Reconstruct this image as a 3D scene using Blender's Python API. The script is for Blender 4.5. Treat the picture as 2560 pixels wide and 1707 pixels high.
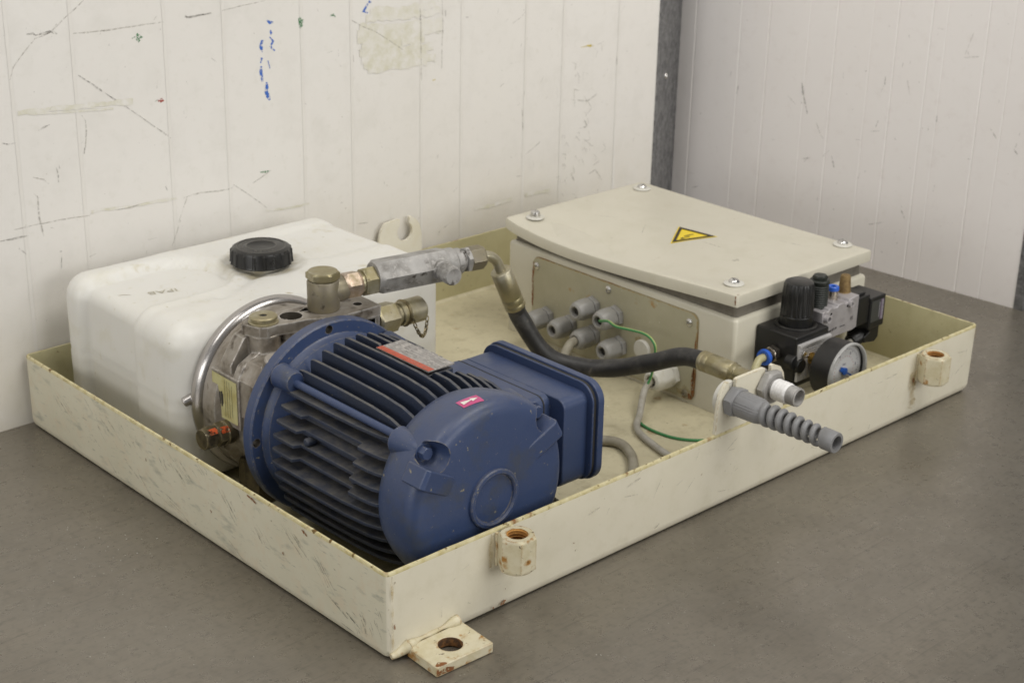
import bpy, bmesh, math, random
from mathutils import Vector, Matrix, noise
random.seed(7)
for o in list(bpy.data.objects): bpy.data.objects.remove(o)
SC = bpy.context.scene
COL = SC.collection
PI = math.pi

# ------------------------------------------------------------------ camera
cam = bpy.data.cameras.new("Camera"); camo = bpy.data.objects.new("Camera", cam); COL.objects.link(camo)
cam.sensor_width = 36.0; cam.sensor_fit = 'HORIZONTAL'; cam.lens = 1.57997 * 36.0
camo.location = (-0.73932, -0.92902, 0.77352)
camo.rotation_euler = (1.189209, -0.019659, -0.749088)
cam.clip_start = 0.02; cam.clip_end = 60
cam.dof.use_dof = True; cam.dof.focus_distance = 1.32; cam.dof.aperture_fstop = 16
SC.camera = camo

# ------------------------------------------------------------------ room light
W = bpy.data.worlds.new("World"); SC.world = W; W.use_nodes = True
bg = W.node_tree.nodes["Background"]; bg.inputs[0].default_value = (1.0, 0.985, 0.955, 1); bg.inputs[1].default_value = 0.20
def area(name, loc, target, sx, sy, power, color):
    l = bpy.data.lights.new(name, 'AREA'); l.shape = 'RECTANGLE'; l.size = sx; l.size_y = sy; l.energy = power; l.color = color
    o = bpy.data.objects.new(name, l); COL.objects.link(o); o.location = loc
    o.rotation_euler = (Vector(target) - Vector(loc)).to_track_quat('-Z', 'Y').to_euler()
    return o
area("ceiling_lamp_front", (0.80, -0.90, 2.25), (0.55, 0.28, 0.05), 1.5, 0.7, 29, (1.0, 0.972, 0.925))
area("ceiling_lamp_left", (-0.75, 0.05, 2.2), (0.45, 0.35, 0.10), 0.5, 1.5, 13, (1.0, 0.975, 0.935))
area("fill_front_low", (0.80, -2.45, 0.95), (0.50, 0.18, 0.10), 2.0, 1.0, 28, (1.0, 0.985, 0.955))  # added low fill lamp for the front faces, no real window
area("fill_left_low", (-2.2, -0.35, 0.75), (0.50, 0.25, 0.12), 1.6, 0.7, 15, (1.0, 0.985, 0.955))  # added fill lamp low on the left, lifts tray side and right wall
SC.view_settings.view_transform = 'Standard'; SC.view_settings.look = 'None'
SC.view_settings.exposure = 0.0; SC.view_settings.gamma = 1.0; SC.view_settings.use_curve_mapping = False

# ------------------------------------------------------------------ materials
class NT:
    def __init__(s, m):
        s.t = m.node_tree; s.n = s.t.nodes; s.l = s.t.links
    def add(s, typ, **kw):
        n = s.n.new(typ)
        for k, v in kw.items(): setattr(n, k, v)
        return n
    def link(s, a, b): s.l.new(a, b)
    def noise(s, vec, scale, detail=4, rough=0.6, dist=0.0):
        n = s.add('ShaderNodeTexNoise'); n.inputs['Scale'].default_value = scale; n.inputs['Detail'].default_value = detail
        n.inputs['Roughness'].default_value = rough; n.inputs['Distortion'].default_value = dist
        if vec is not None: s.link(vec, n.inputs['Vector'])
        return n.outputs['Fac']
    def ramp(s, fac, lo, hi, a=0.0, b=1.0):
        n = s.add('ShaderNodeMapRange'); n.clamp = True
        s.link(fac, n.inputs['Value'])
        n.inputs['From Min'].default_value = lo; n.inputs['From Max'].default_value = hi
        n.inputs['To Min'].default_value = a; n.inputs['To Max'].default_value = b
        return n.outputs['Result']
    def math(s, op, a, b):
        n = s.add('ShaderNodeMath', operation=op)
        for i, v in enumerate((a, b)):
            if isinstance(v, (int, float)): n.inputs[i].default_value = v
            else: s.link(v, n.inputs[i])
        return n.outputs[0]
    def mix(s, fac, a, b):
        n = s.add('ShaderNodeMix', data_type='RGBA')
        for i, v in ((0, fac), (6, a), (7, b)):
            if isinstance(v, (int, float)): n.inputs[i].default_value = v
            elif isinstance(v, tuple): n.inputs[i].default_value = (*v, 1)
            else: s.link(v, n.inputs[i])
        return n.outputs[2]
    def mapped(s, vec, scale, rot=(0, 0, 0)):
        n = s.add('ShaderNodeMapping'); n.inputs['Scale'].default_value = scale; n.inputs['Rotation'].default_value = rot
        s.link(vec, n.inputs['Vector']); return n.outputs[0]

def mat(name, base, rough=0.5, metal=0.0, mott=None, spots=(), bump=None, dust=None, wear=None, rvar=0.0, streak=None, sss=0.0, coat=0.0, extra=None, spec=0.5):
    m = bpy.data.materials.new(name); m.use_nodes = True
    t = NT(m); p = t.n['Principled BSDF']
    tc = t.add('ShaderNodeTexCoord'); vec = tc.outputs['Object']
    c = base
    if mott:                                # (scale, lo, hi, colour)
        for sc, lo, hi, col in (mott if isinstance(mott, list) else [mott]):
            c = t.mix(t.ramp(t.noise(vec, sc, 5, 0.65), lo, hi), c, col)
    if streak:                              # (mapping scale, rot, noise scale, lo, hi, colour)
        for ms, rot, sc, lo, hi, col in streak:
            c = t.mix(t.ramp(t.noise(t.mapped(vec, ms, rot), sc, 4, 0.6), lo, hi), c, col)
    for sc, lo, hi, col in spots:
        c = t.mix(t.ramp(t.noise(vec, sc, 3, 0.55), lo, hi), c, col)
    if wear:                                # (bevel radius, amount lo, hi, colour)  worn paint on sharp edges
        r, lo, hi, col = wear
        bv = t.add('ShaderNodeBevel', samples=4); bv.inputs['Radius'].default_value = r
        ge = t.add('ShaderNodeNewGeometry')
        d = t.add('ShaderNodeVectorMath', operation='DOT_PRODUCT'); t.link(bv.outputs[0], d.inputs[0]); t.link(ge.outputs['Normal'], d.inputs[1])
        e = t.math('SUBTRACT', 1.0, d.outputs['Value'])
        k = t.math('MULTIPLY', t.ramp(e, 0.02, 0.12), t.ramp(t.noise(vec, 220, 4, 0.6), lo, hi))
        c = t.mix(k, c, col)
    if dust:                                # (amount, colour, scale) dust settled on faces that look up
        amt, col, sc = dust
        ge = t.add('ShaderNodeNewGeometry'); sp = t.add('ShaderNodeSeparateXYZ'); t.link(ge.outputs['Normal'], sp.inputs[0])
        k = t.math('MULTIPLY', t.ramp(sp.outputs[2], 0.15, 0.95), t.ramp(t.noise(vec, sc, 6, 0.7), 0.35, 0.7, 0.15, 1.0))
        c = t.mix(t.math('MULTIPLY', k, amt), c, col)
    if extra: c = extra(t, vec, c)
    if isinstance(c, tuple): p.inputs['Base Color'].default_value = (*c, 1)
    else: t.link(c, p.inputs['Base Color'])
    p.inputs['Metallic'].default_value = metal
    p.inputs['Specular IOR Level'].default_value = spec
    if rvar:
        t.link(t.ramp(t.noise(vec, 60, 5, 0.65), 0.3, 0.7, max(rough - rvar, 0.03), min(rough + rvar, 1)), p.inputs['Roughness'])
    else: p.inputs['Roughness'].default_value = rough
    if sss:
        p.inputs['Subsurface Weight'].default_value = sss; p.inputs['Subsurface Radius'].default_value = (0.02, 0.018, 0.012); p.inputs['Subsurface Scale'].default_value = 1.0
    if coat: p.inputs['Coat Weight'].default_value = coat
    if bump:
        sc, st = bump[:2]
        b = t.add('ShaderNodeBump'); b.inputs['Strength'].default_value = st; b.inputs['Distance'].default_value = bump[2] if len(bump) > 2 else 0.001
        t.link(t.noise(vec, sc, 5, 0.6), b.inputs['Height']); t.link(b.outputs[0], p.inputs['Normal'])
    return m

def markmat(name, col, lo, hi, scale=900, amt=1.0, rough=0.7):
    """thin paint, dirt or pencil that lies broken on the surface under it"""
    m = bpy.data.materials.new(name); m.use_nodes = True
    t = NT(m); p = t.n['Principled BSDF']; p.inputs['Base Color'].default_value = (*col, 1); p.inputs['Roughness'].default_value = rough
    tc = t.add('ShaderNodeTexCoord')
    k = t.math('MULTIPLY', t.ramp(t.noise(tc.outputs['Object'], scale, 3, 0.6), lo, hi), amt)
    tr = t.add('ShaderNodeBsdfTransparent'); mx = t.add('ShaderNodeMixShader')
    t.link(k, mx.inputs[0]); t.link(tr.outputs[0], mx.inputs[1]); t.link(p.outputs[0], mx.inputs[2])
    t.link(mx.outputs[0], t.n['Material Output'].inputs['Surface'])
    return m

RUST = (0.20, 0.075, 0.02)
CREAM = (0.72, 0.68, 0.56)
M = {}
M['paint'] = mat('cream_paint', CREAM, 0.42, mott=[(9, 0.35, 0.7, (0.69, 0.65, 0.52)), (45, 0.5, 0.75, (0.65, 0.61, 0.48))],
                 spots=[(170, 0.70, 0.76, (0.30, 0.25, 0.16)), (95, 0.745, 0.79, RUST)], wear=(0.0025, 0.45, 0.6, (0.42, 0.30, 0.12)), bump=(260, 0.10, 0.0006), rvar=0.1)
M['paint_scuffed'] = mat('scuffed_cream_paint', (0.64, 0.61, 0.485), 0.5, mott=[(11, 0.35, 0.7, (0.58, 0.55, 0.425)), (50, 0.5, 0.72, (0.61, 0.54, 0.405))],
                 streak=[((1, 1, 3.2), (0.6, 0, 0), 26, 0.57, 0.70, (0.41, 0.405, 0.325)), ((1, 1, 5), (0.9, 0, 0), 60, 0.62, 0.72, (0.33, 0.325, 0.265))],
                 spots=[(170, 0.70, 0.76, (0.25, 0.2, 0.13)), (95, 0.74, 0.78, RUST)], wear=(0.0025, 0.45, 0.6, (0.35, 0.25, 0.1)), bump=(260, 0.10, 0.0006), rvar=0.1)
M['paint_rim'] = mat('worn_yellow_paint_edge', (0.64, 0.58, 0.36), 0.5, mott=(70, 0.42, 0.62, (0.50, 0.43, 0.21)), spots=[(120, 0.60, 0.66, (0.16, 0.10, 0.03)), (40, 0.62, 0.70, (0.24, 0.10, 0.03))])
M['paint_inner'] = mat('cream_paint_inner_shade', (0.45, 0.415, 0.245), 0.5, mott=[(12, 0.35, 0.7, (0.42, 0.38, 0.21)), (60, 0.5, 0.75, (0.39, 0.35, 0.20))], spots=[(140, 0.7, 0.76, (0.2, 0.16, 0.08))])  # same cream paint, with shade and colour bounce inside the tray painted in
M['floor'] = mat('dirty_tray_floor', (0.52, 0.47, 0.32), 0.65, mott=[(14, 0.38, 0.68, (0.57, 0.52, 0.36)), (40, 0.52, 0.72, (0.42, 0.375, 0.245)), (120, 0.55, 0.75, (0.45, 0.405, 0.275))],
                 spots=[(240, 0.70, 0.74, (0.14, 0.12, 0.08)), (300, 0.715, 0.74, (0.75, 0.72, 0.6)), (28, 0.68, 0.78, (0.30, 0.17, 0.06))], bump=(300, 0.25, 0.0008))
M['rusty_paint'] = mat('cream_paint_with_rust', (0.60, 0.55, 0.40), 0.5, mott=[(60, 0.45, 0.7, (0.50, 0.44, 0.27))], spots=[(75, 0.60, 0.70, (0.33, 0.16, 0.03)), (150, 0.66, 0.72, (0.07, 0.04, 0.02))],
                       wear=(0.003, 0.42, 0.58, (0.34, 0.19, 0.06)), bump=(200, 0.3, 0.001))
M['rust'] = mat('orange_rust', (0.30, 0.13, 0.03), 0.85, mott=[(150, 0.4, 0.6, (0.45, 0.22, 0.05)), (300, 0.55, 0.7, (0.08, 0.035, 0.015))], bump=(400, 0.4, 0.001))
M['rust_dark'] = mat('dark_rusty_bore', (0.07, 0.035, 0.015), 0.9, mott=(160, 0.45, 0.6, (0.22, 0.10, 0.03)))
M['encl'] = mat('beige_enclosure_paint', (0.58, 0.55, 0.455), 0.36, mott=[(6, 0.35, 0.7, (0.555, 0.525, 0.43)), (28, 0.5, 0.75, (0.53, 0.50, 0.40))], spots=[(330, 0.735, 0.765, (0.35, 0.3, 0.2)), (70, 0.70, 0.78, (0.50, 0.46, 0.35))], bump=(700, 0.05, 0.0003), rvar=0.06)
M['encl_plate'] = mat('shaded_gland_plate_paint', (0.41, 0.385, 0.28), 0.42, mott=[(25, 0.4, 0.7, (0.37, 0.345, 0.24))], spots=[(42, 0.67, 0.76, (0.36, 0.22, 0.08)), (260, 0.73, 0.76, (0.75, 0.72, 0.6))], wear=(0.002, 0.4, 0.55, (0.36, 0.24, 0.08)))  # beige darkened below the lid's tone to hold the shade on the box front
M['rust_seam'] = mat('rusty_seam', (0.30, 0.265, 0.16), 0.8, mott=(28, 0.50, 0.64, (0.22, 0.10, 0.025)))
M['boxseal_shaded'] = mat('shaded_brown_foam_seal', (0.21, 0.19, 0.155), 0.8, mott=(60, 0.4, 0.7, (0.14, 0.125, 0.10)))  # gutter seal, its dark tone also carries the shade of the lid gap
M['bore'] = mat('shaded_drilled_bore', (0.085, 0.075, 0.062), 0.45, 0.5, bump=(600, 0.3, 0.0008))  # drilled metal darkened to hold the shade inside the holes
M['gasket'] = mat('dark_rubber_gasket', (0.03, 0.028, 0.025), 0.8)
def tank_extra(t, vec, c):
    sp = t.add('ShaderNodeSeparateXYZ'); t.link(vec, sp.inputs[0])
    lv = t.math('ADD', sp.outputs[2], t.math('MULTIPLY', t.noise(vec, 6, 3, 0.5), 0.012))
    px = t.math('SUBTRACT', sp.outputs[0], 0.011); py = t.math('SUBTRACT', sp.outputs[1], 0.014)
    rr = t.math('SQRT', t.math('ADD', t.math('MULTIPLY', px, px), t.math('MULTIPLY', py, py)), 0)
    seat = t.math('MULTIPLY', t.math('MULTIPLY', t.ramp(rr, 0.037, 0.052, 1.0, 0.0), t.ramp(sp.outputs[2], 0.14, 0.15)), t.ramp(t.noise(vec, 45, 4, 0.6), 0.32, 0.6))
    c = t.mix(t.math('MULTIPLY', seat, 0.75), c, (0.33, 0.28, 0.16))              # oily dirt in the filler seat
    return t.mix(t.ramp(lv, 0.090, 0.103, 0.30, 0.0), c, (0.46, 0.43, 0.36))     # oil seen through the plastic, with the tray's shade painted in
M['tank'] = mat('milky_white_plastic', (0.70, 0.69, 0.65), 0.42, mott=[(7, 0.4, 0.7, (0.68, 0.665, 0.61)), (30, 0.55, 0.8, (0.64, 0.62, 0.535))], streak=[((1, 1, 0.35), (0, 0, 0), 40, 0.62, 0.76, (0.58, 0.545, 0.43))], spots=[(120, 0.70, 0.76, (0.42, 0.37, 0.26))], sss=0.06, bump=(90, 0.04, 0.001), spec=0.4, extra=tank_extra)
M['emboss'] = mat('moulded_letters_dirt', (0.42, 0.39, 0.30), 0.5)
M['blackplastic'] = mat('black_plastic', (0.009, 0.009, 0.009), 0.33, dust=(0.30, (0.075, 0.068, 0.056), 120), rvar=0.08, bump=(500, 0.06, 0.0004))
M['blackmatte'] = mat('dull_black_plastic', (0.010, 0.010, 0.010), 0.42, dust=(0.25, (0.07, 0.06, 0.05), 150), bump=(800, 0.05, 0.0003))
M['captext'] = mat('moulded_grey_letters', (0.15, 0.14, 0.125), 0.5)
M['hole'] = mat('dark_hole', (0.012, 0.011, 0.010), 0.8)
BLUE = (0.034, 0.057, 0.136)
GDUST = (0.15, 0.135, 0.105)
M['blue'] = mat('blue_motor_paint', BLUE, 0.40, mott=[(14, 0.35, 0.7, (0.040, 0.061, 0.130)), (160, 0.55, 0.75, (0.032, 0.054, 0.125))], dust=(0.15, GDUST, 38), wear=(0.0016, 0.50, 0.66, (0.20, 0.19, 0.17)), spots=[(520, 0.745, 0.765, (0.4, 0.38, 0.33))], bump=(450, 0.12, 0.0006), rvar=0.08)
M['blue_fin'] = mat('dusty_blue_fins', (0.022, 0.033, 0.066), 0.55, mott=[(25, 0.35, 0.7, (0.026, 0.032, 0.050))], dust=(0.72, (0.165, 0.15, 0.12), 70), wear=(0.0010, 0.40, 0.62, (0.05, 0.066, 0.098)), spots=[(260, 0.70, 0.75, (0.13, 0.12, 0.09))], bump=(500, 0.3, 0.0008))
M['blue_dirty'] = mat('grimy_blue_casting', (0.035, 0.058, 0.136), 0.42, mott=[(26, 0.52, 0.70, (0.050, 0.060, 0.085))], dust=(0.34, GDUST, 30), wear=(0.002, 0.40, 0.6, (0.24, 0.21, 0.15)), spots=[(130, 0.68, 0.74, (0.28, 0.25, 0.17)), (500, 0.74, 0.76, (0.4, 0.36, 0.28))], bump=(300, 0.30, 0.0007), rvar=0.08)
M['chrome'] = mat('polished_steel', (0.46, 0.44, 0.425), 0.27, 0.95, mott=(18, 0.45, 0.75, (0.42, 0.40, 0.385)))
M['steel'] = mat('bright_steel', (0.58, 0.57, 0.55), 0.28, 1.0, rvar=0.1)
M['cast'] = mat('cast_aluminium', (0.37, 0.34, 0.30), 0.45, 0.55, mott=[(35, 0.4, 0.62, (0.24, 0.21, 0.17)), (120, 0.5, 0.7, (0.38, 0.34, 0.29))], spots=[(45, 0.58, 0.68, (0.09, 0.07, 0.05)), (18, 0.6, 0.72, (0.16, 0.13, 0.10))], wear=(0.003, 0.35, 0.55, (0.62, 0.60, 0.57)), bump=(140, 0.35, 0.0012), rvar=0.12)
M['zinc'] = mat('yellow_zinc_plating', (0.30, 0.265, 0.145), 0.40, 0.65, mott=[(60, 0.4, 0.65, (0.30, 0.255, 0.15)), (25, 0.5, 0.7, (0.42, 0.39, 0.30))], spots=[(130, 0.66, 0.73, (0.13, 0.11, 0.07))], wear=(0.0015, 0.4, 0.6, (0.55, 0.50, 0.36)), rvar=0.12, bump=(300, 0.12, 0.0005))
M['zinc_dull'] = mat('dull_zinc', (0.225, 0.197, 0.13), 0.52, 0.5, mott=[(70, 0.4, 0.65, (0.22, 0.195, 0.15))], spots=[(130, 0.64, 0.72, (0.10, 0.085, 0.06))], wear=(0.0015, 0.4, 0.6, (0.45, 0.42, 0.34)), rvar=0.12, bump=(300, 0.15, 0.0005))
M['copper'] = mat('scraped_coppery_nut', (0.34, 0.25, 0.17), 0.42, 0.6, mott=[(110, 0.42, 0.58, (0.42, 0.34, 0.27)), (60, 0.5, 0.65, (0.30, 0.24, 0.15))], rvar=0.15, bump=(600, 0.3, 0.0006))
M['galv'] = mat('grimy_galvanised_steel', (0.36, 0.35, 0.335), 0.6, 0.35, mott=[(55, 0.45, 0.60, (0.20, 0.19, 0.175)), (220, 0.5, 0.66, (0.40, 0.385, 0.365))], spots=[(75, 0.63, 0.70, (0.09, 0.08, 0.07))], wear=(0.002, 0.4, 0.6, (0.46, 0.45, 0.43)), bump=(420, 0.3, 0.0008), rvar=0.1)
M['trim'] = mat('dark_spangled_zinc', (0.21, 0.21, 0.212), 0.5, 0.4, mott=[(75, 0.42, 0.60, (0.10, 0.10, 0.105)), (170, 0.52, 0.70, (0.33, 0.33, 0.33))], spots=[(60, 0.72, 0.78, (0.30, 0.26, 0.18))], bump=(300, 0.15, 0.0005))
M['rubber'] = mat('scuffed_black_rubber', (0.020, 0.019, 0.018), 0.5, streak=[((1, 1, 1), (0, 0, 0), 55, 0.5, 0.72, (0.060, 0.056, 0.050))], spots=[(130, 0.66, 0.74, (0.10, 0.09, 0.075))], bump=(200, 0.2, 0.0008))
M['greyplastic'] = mat('grey_gland_plastic', (0.29, 0.285, 0.275), 0.45, mott=[(50, 0.45, 0.7, (0.24, 0.235, 0.22))], dust=(0.3, (0.30, 0.27, 0.21), 120), bump=(500, 0.06, 0.0004))
M['greyspiral'] = mat('grey_spiral_plastic', (0.215, 0.215, 0.22), 0.45, mott=[(60, 0.45, 0.7, (0.18, 0.178, 0.175))], spots=[(260, 0.70, 0.76, (0.10, 0.095, 0.09))], bump=(500, 0.06, 0.0004))
M['whiteplastic'] = mat('offwhite_plastic', (0.60, 0.585, 0.53), 0.42, mott=[(60, 0.5, 0.75, (0.5, 0.47, 0.38))])
M['greycable'] = mat('grey_pvc_cable', (0.40, 0.38, 0.335), 0.5, mott=[(60, 0.42, 0.66, (0.30, 0.28, 0.23))])
M['greycable_dirty'] = mat('dirty_grey_cable', (0.30, 0.275, 0.215), 0.6, mott=[(60, 0.42, 0.66, (0.22, 0.20, 0.15))])
M['green'] = mat('green_wire', (0.045, 0.22, 0.075), 0.45)
M['greenyellow'] = mat('yellow_wire_stripe', (0.34, 0.40, 0.14), 0.45)
M['airtube'] = mat('yellowed_clear_tube', (0.42, 0.39, 0.22), 0.35, sss=0.1)
M['bluecollar'] = mat('blue_release_collar', (0.03, 0.12, 0.55), 0.35)
M['nickel'] = mat('nickel_fitting', (0.52, 0.47, 0.40), 0.25, 1.0, rvar=0.1)
M['brass'] = mat('brass', (0.55, 0.36, 0.10), 0.3, 1.0, rvar=0.1)
M['sinter'] = mat('sintered_bronze', (0.25, 0.17, 0.07), 0.6, 0.5, mott=(300, 0.45, 0.65, (0.16, 0.10, 0.04)), bump=(900, 0.4, 0.0005))
M['alu'] = mat('ribbed_aluminium', (0.56, 0.55, 0.54), 0.45, 0.25, mott=(60, 0.45, 0.7, (0.45, 0.44, 0.43)), rvar=0.1)
M['valve_grey'] = mat('light_grey_valve_metal', (0.40, 0.38, 0.385), 0.5, 0.3, mott=[(90, 0.45, 0.7, (0.32, 0.30, 0.305))], wear=(0.0015, 0.35, 0.6, (0.62, 0.60, 0.61)), bump=(400, 0.15, 0.0005))
M['ink'] = mat('black_print', (0.03, 0.028, 0.03), 0.6)
M['greylight'] = mat('grey_plug_face', (0.045, 0.047, 0.045), 0.45)
M['purple'] = mat('purple_print', (0.20, 0.15, 0.21), 0.5)
M['palegrey'] = mat('pale_print', (0.26, 0.25, 0.27), 0.5)
M['dial'] = mat('white_dial', (0.52, 0.52, 0.52), 0.4)
M['bezel'] = mat('clear_grey_bezel', (0.36, 0.36, 0.35), 0.2, coat=0.4)
M['needle'] = mat('blue_needle', (0.02, 0.09, 0.36), 0.4)
M['dialink'] = mat('dial_print', (0.10, 0.08, 0.13), 0.5)
M['dialred'] = mat('red_dial_print', (0.35, 0.05, 0.04), 0.5)
M['tape'] = mat('white_thread_tape', (0.80, 0.79, 0.78), 0.5, bump=(260, 0.7, 0.0015))
M['yellow'] = mat('yellow_sticker', (0.80, 0.60, 0.03), 0.4)
M['blackink'] = mat('black_sticker_print', (0.035, 0.025, 0.012), 0.5)
M['pink'] = mat('pink_sticker', (0.50, 0.075, 0.20), 0.5, mott=(80, 0.5, 0.8, (0.55, 0.12, 0.28)))
M['white'] = mat('white_print', (0.72, 0.68, 0.62), 0.5)
M['namealu'] = mat('scratched_nameplate', (0.36, 0.34, 0.325), 0.45, 0.3, mott=[(140, 0.45, 0.62, (0.25, 0.235, 0.22))], streak=[((1, 0.25, 1), (0, 0, 0), 420, 0.52, 0.62, (0.50, 0.47, 0.44))])
M['namered'] = mat('red_nameplate_band', (0.46, 0.085, 0.045), 0.5, mott=[(90, 0.45, 0.65, (0.35, 0.09, 0.05))])
M['labelyellow'] = mat('stained_yellow_label', (0.50, 0.47, 0.24), 0.5, mott=[(60, 0.42, 0.66, (0.40, 0.35, 0.14))], spots=[(75, 0.66, 0.74, (0.25, 0.09, 0.03))])
M['orange'] = markmat('orange_paint_mark', (0.50, 0.075, 0.012), 0.38, 0.50, 160, 1.0)
M['oily'] = mat('oily_dark_fitting', (0.15, 0.125, 0.075), 0.35, 0.6, mott=[(70, 0.42, 0.62, (0.06, 0.05, 0.035))], wear=(0.002, 0.3, 0.5, (0.34, 0.29, 0.18)), rvar=0.1)
M['chain'] = mat('brass_bead_chain', (0.30, 0.25, 0.15), 0.35, 0.9)

def table_extra(t, vec, c):
    g = t.ramp(t.noise(t.mapped(vec, (1.0, 60, 1), (0, 0, 0.0)), 9, 5, 0.7), 0.30, 0.70)                    # brushing along the table
    c = t.mix(t.math('MULTIPLY', g, 0.32), c, (0.118, 0.108, 0.090))
    sm = t.ramp(t.noise(t.mapped(vec, (1, 1.8, 1), (0, 0, 0.6)), 5.5, 6, 0.72, 0.6), 0.44, 0.66)             # wiped greasy patches
    c = t.mix(t.math('MULTIPLY', sm, 0.32), c, (0.215, 0.20, 0.172))
    for rot, sc, lo in ((0.35, 26, 0.655), (-0.8, 22, 0.66), (1.2, 30, 0.665), (2.2, 18, 0.66)):           # hairline scratches
        k = t.ramp(t.noise(t.mapped(vec, (1, 26, 1), (0, 0, rot)), sc * 0.35, 3, 0.6), lo - 0.015, lo + 0.035)
        c = t.mix(t.math('MULTIPLY', k, 0.28), c, (0.09, 0.082, 0.07) if rot > 0 else (0.25, 0.235, 0.205))
    v = t.add('ShaderNodeTexVoronoi', feature='F1'); v.inputs['Scale'].default_value = 85; t.link(vec, v.inputs['Vector'])
    dot = t.math('MULTIPLY', t.ramp(v.outputs['Distance'], 0.05, 0.085, 1.0, 0.0), t.ramp(t.noise(vec, 4.2, 3, 0.6), 0.52, 0.62))
    c = t.mix(t.math('MULTIPLY', dot, 0.6), c, (0.45, 0.43, 0.38))                                        # grit
    return c
M['table'] = mat('brushed_stainless_steel', (0.238, 0.213, 0.174), 0.32, 0.50, mott=[(1.6, 0.35, 0.7, (0.262, 0.235, 0.192)), (9, 0.45, 0.75, (0.195, 0.174, 0.141)), (140, 0.5, 0.8, (0.135, 0.124, 0.104))],
                 extra=table_extra, bump=(500, 0.05, 0.0004), rvar=0.10)
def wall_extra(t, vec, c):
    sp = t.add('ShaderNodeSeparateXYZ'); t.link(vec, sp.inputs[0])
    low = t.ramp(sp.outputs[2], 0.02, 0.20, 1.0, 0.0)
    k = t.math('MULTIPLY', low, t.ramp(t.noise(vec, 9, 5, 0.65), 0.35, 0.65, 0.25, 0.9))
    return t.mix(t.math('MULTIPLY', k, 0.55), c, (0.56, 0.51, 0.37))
M['wall'] = mat('white_panel', (0.76, 0.74, 0.705), 0.42, mott=[(3, 0.4, 0.7, (0.74, 0.715, 0.675)), (20, 0.5, 0.75, (0.70, 0.68, 0.64)), (85, 0.56, 0.8, (0.68, 0.66, 0.61))],
                spots=[(210, 0.735, 0.765, (0.35, 0.33, 0.29)), (90, 0.74, 0.78, (0.50, 0.47, 0.41))], extra=wall_extra, bump=(12, 0.08, 0.002))
M['wall_right'] = mat('pinkish_white_panel', (0.85, 0.82, 0.805), 0.45, mott=[(3, 0.4, 0.7, (0.815, 0.78, 0.76)), (60, 0.55, 0.8, (0.79, 0.75, 0.73))], spots=[(160, 0.735, 0.765, (0.45, 0.42, 0.4))])
M['mk_dark'] = markmat('dark_scuff', (0.10, 0.09, 0.07), 0.36, 0.60, 230, 0.47)
M['mk_grey'] = markmat('grey_scratch', (0.20, 0.18, 0.14), 0.36, 0.60, 230, 0.38)
M['mk_faint'] = markmat('faint_scratch', (0.33, 0.30, 0.25), 0.36, 0.62, 200, 0.38)
M['mk_smear'] = mat('yellowish_wall_smear', (0.75, 0.73, 0.69), 0.42, mott=[(70, 0.36, 0.62, (0.635, 0.615, 0.50)), (14, 0.5, 0.72, (0.75, 0.73, 0.69))])
M['mk_blue'] = markmat('blue_pen', (0.03, 0.14, 0.55), 0.38, 0.54, 300, 0.9)
M['mk_green'] = markmat('green_paint_speck', (0.06, 0.22, 0.09), 0.40, 0.56, 420, 0.85)
M['mk_red'] = markmat('red_paint_speck', (0.36, 0.05, 0.03), 0.40, 0.54, 420, 0.9)
M['mk_yellow'] = markmat('yellow_paint_speck', (0.62, 0.48, 0.06), 0.40, 0.56, 420, 0.85)
M['mk_rust'] = markmat('rust_stain', (0.22, 0.08, 0.02), 0.36, 0.52, 420, 0.95)
M['mk_soft'] = markmat('soft_grey_smudge', (0.17, 0.175, 0.14), 0.34, 0.62, 260, 0.40)
M['grit'] = mat('pale_grit', (0.42, 0.40, 0.35), 0.6)
M['paint_pale'] = mat('pale_cream_paint', (0.75, 0.72, 0.62), 0.45, mott=[(40, 0.45, 0.7, (0.71, 0.67, 0.54))], wear=(0.002, 0.4, 0.6, (0.45, 0.36, 0.16)))
M['mk_run'] = markmat('yellow_rust_run', (0.40, 0.29, 0.10), 0.38, 0.70, 130, 0.6)
M['mk_seam'] = mat('greyed_panel_seam', (0.75, 0.73, 0.69), 0.42, mott=[(30, 0.34, 0.62, (0.725, 0.70, 0.658))])

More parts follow.
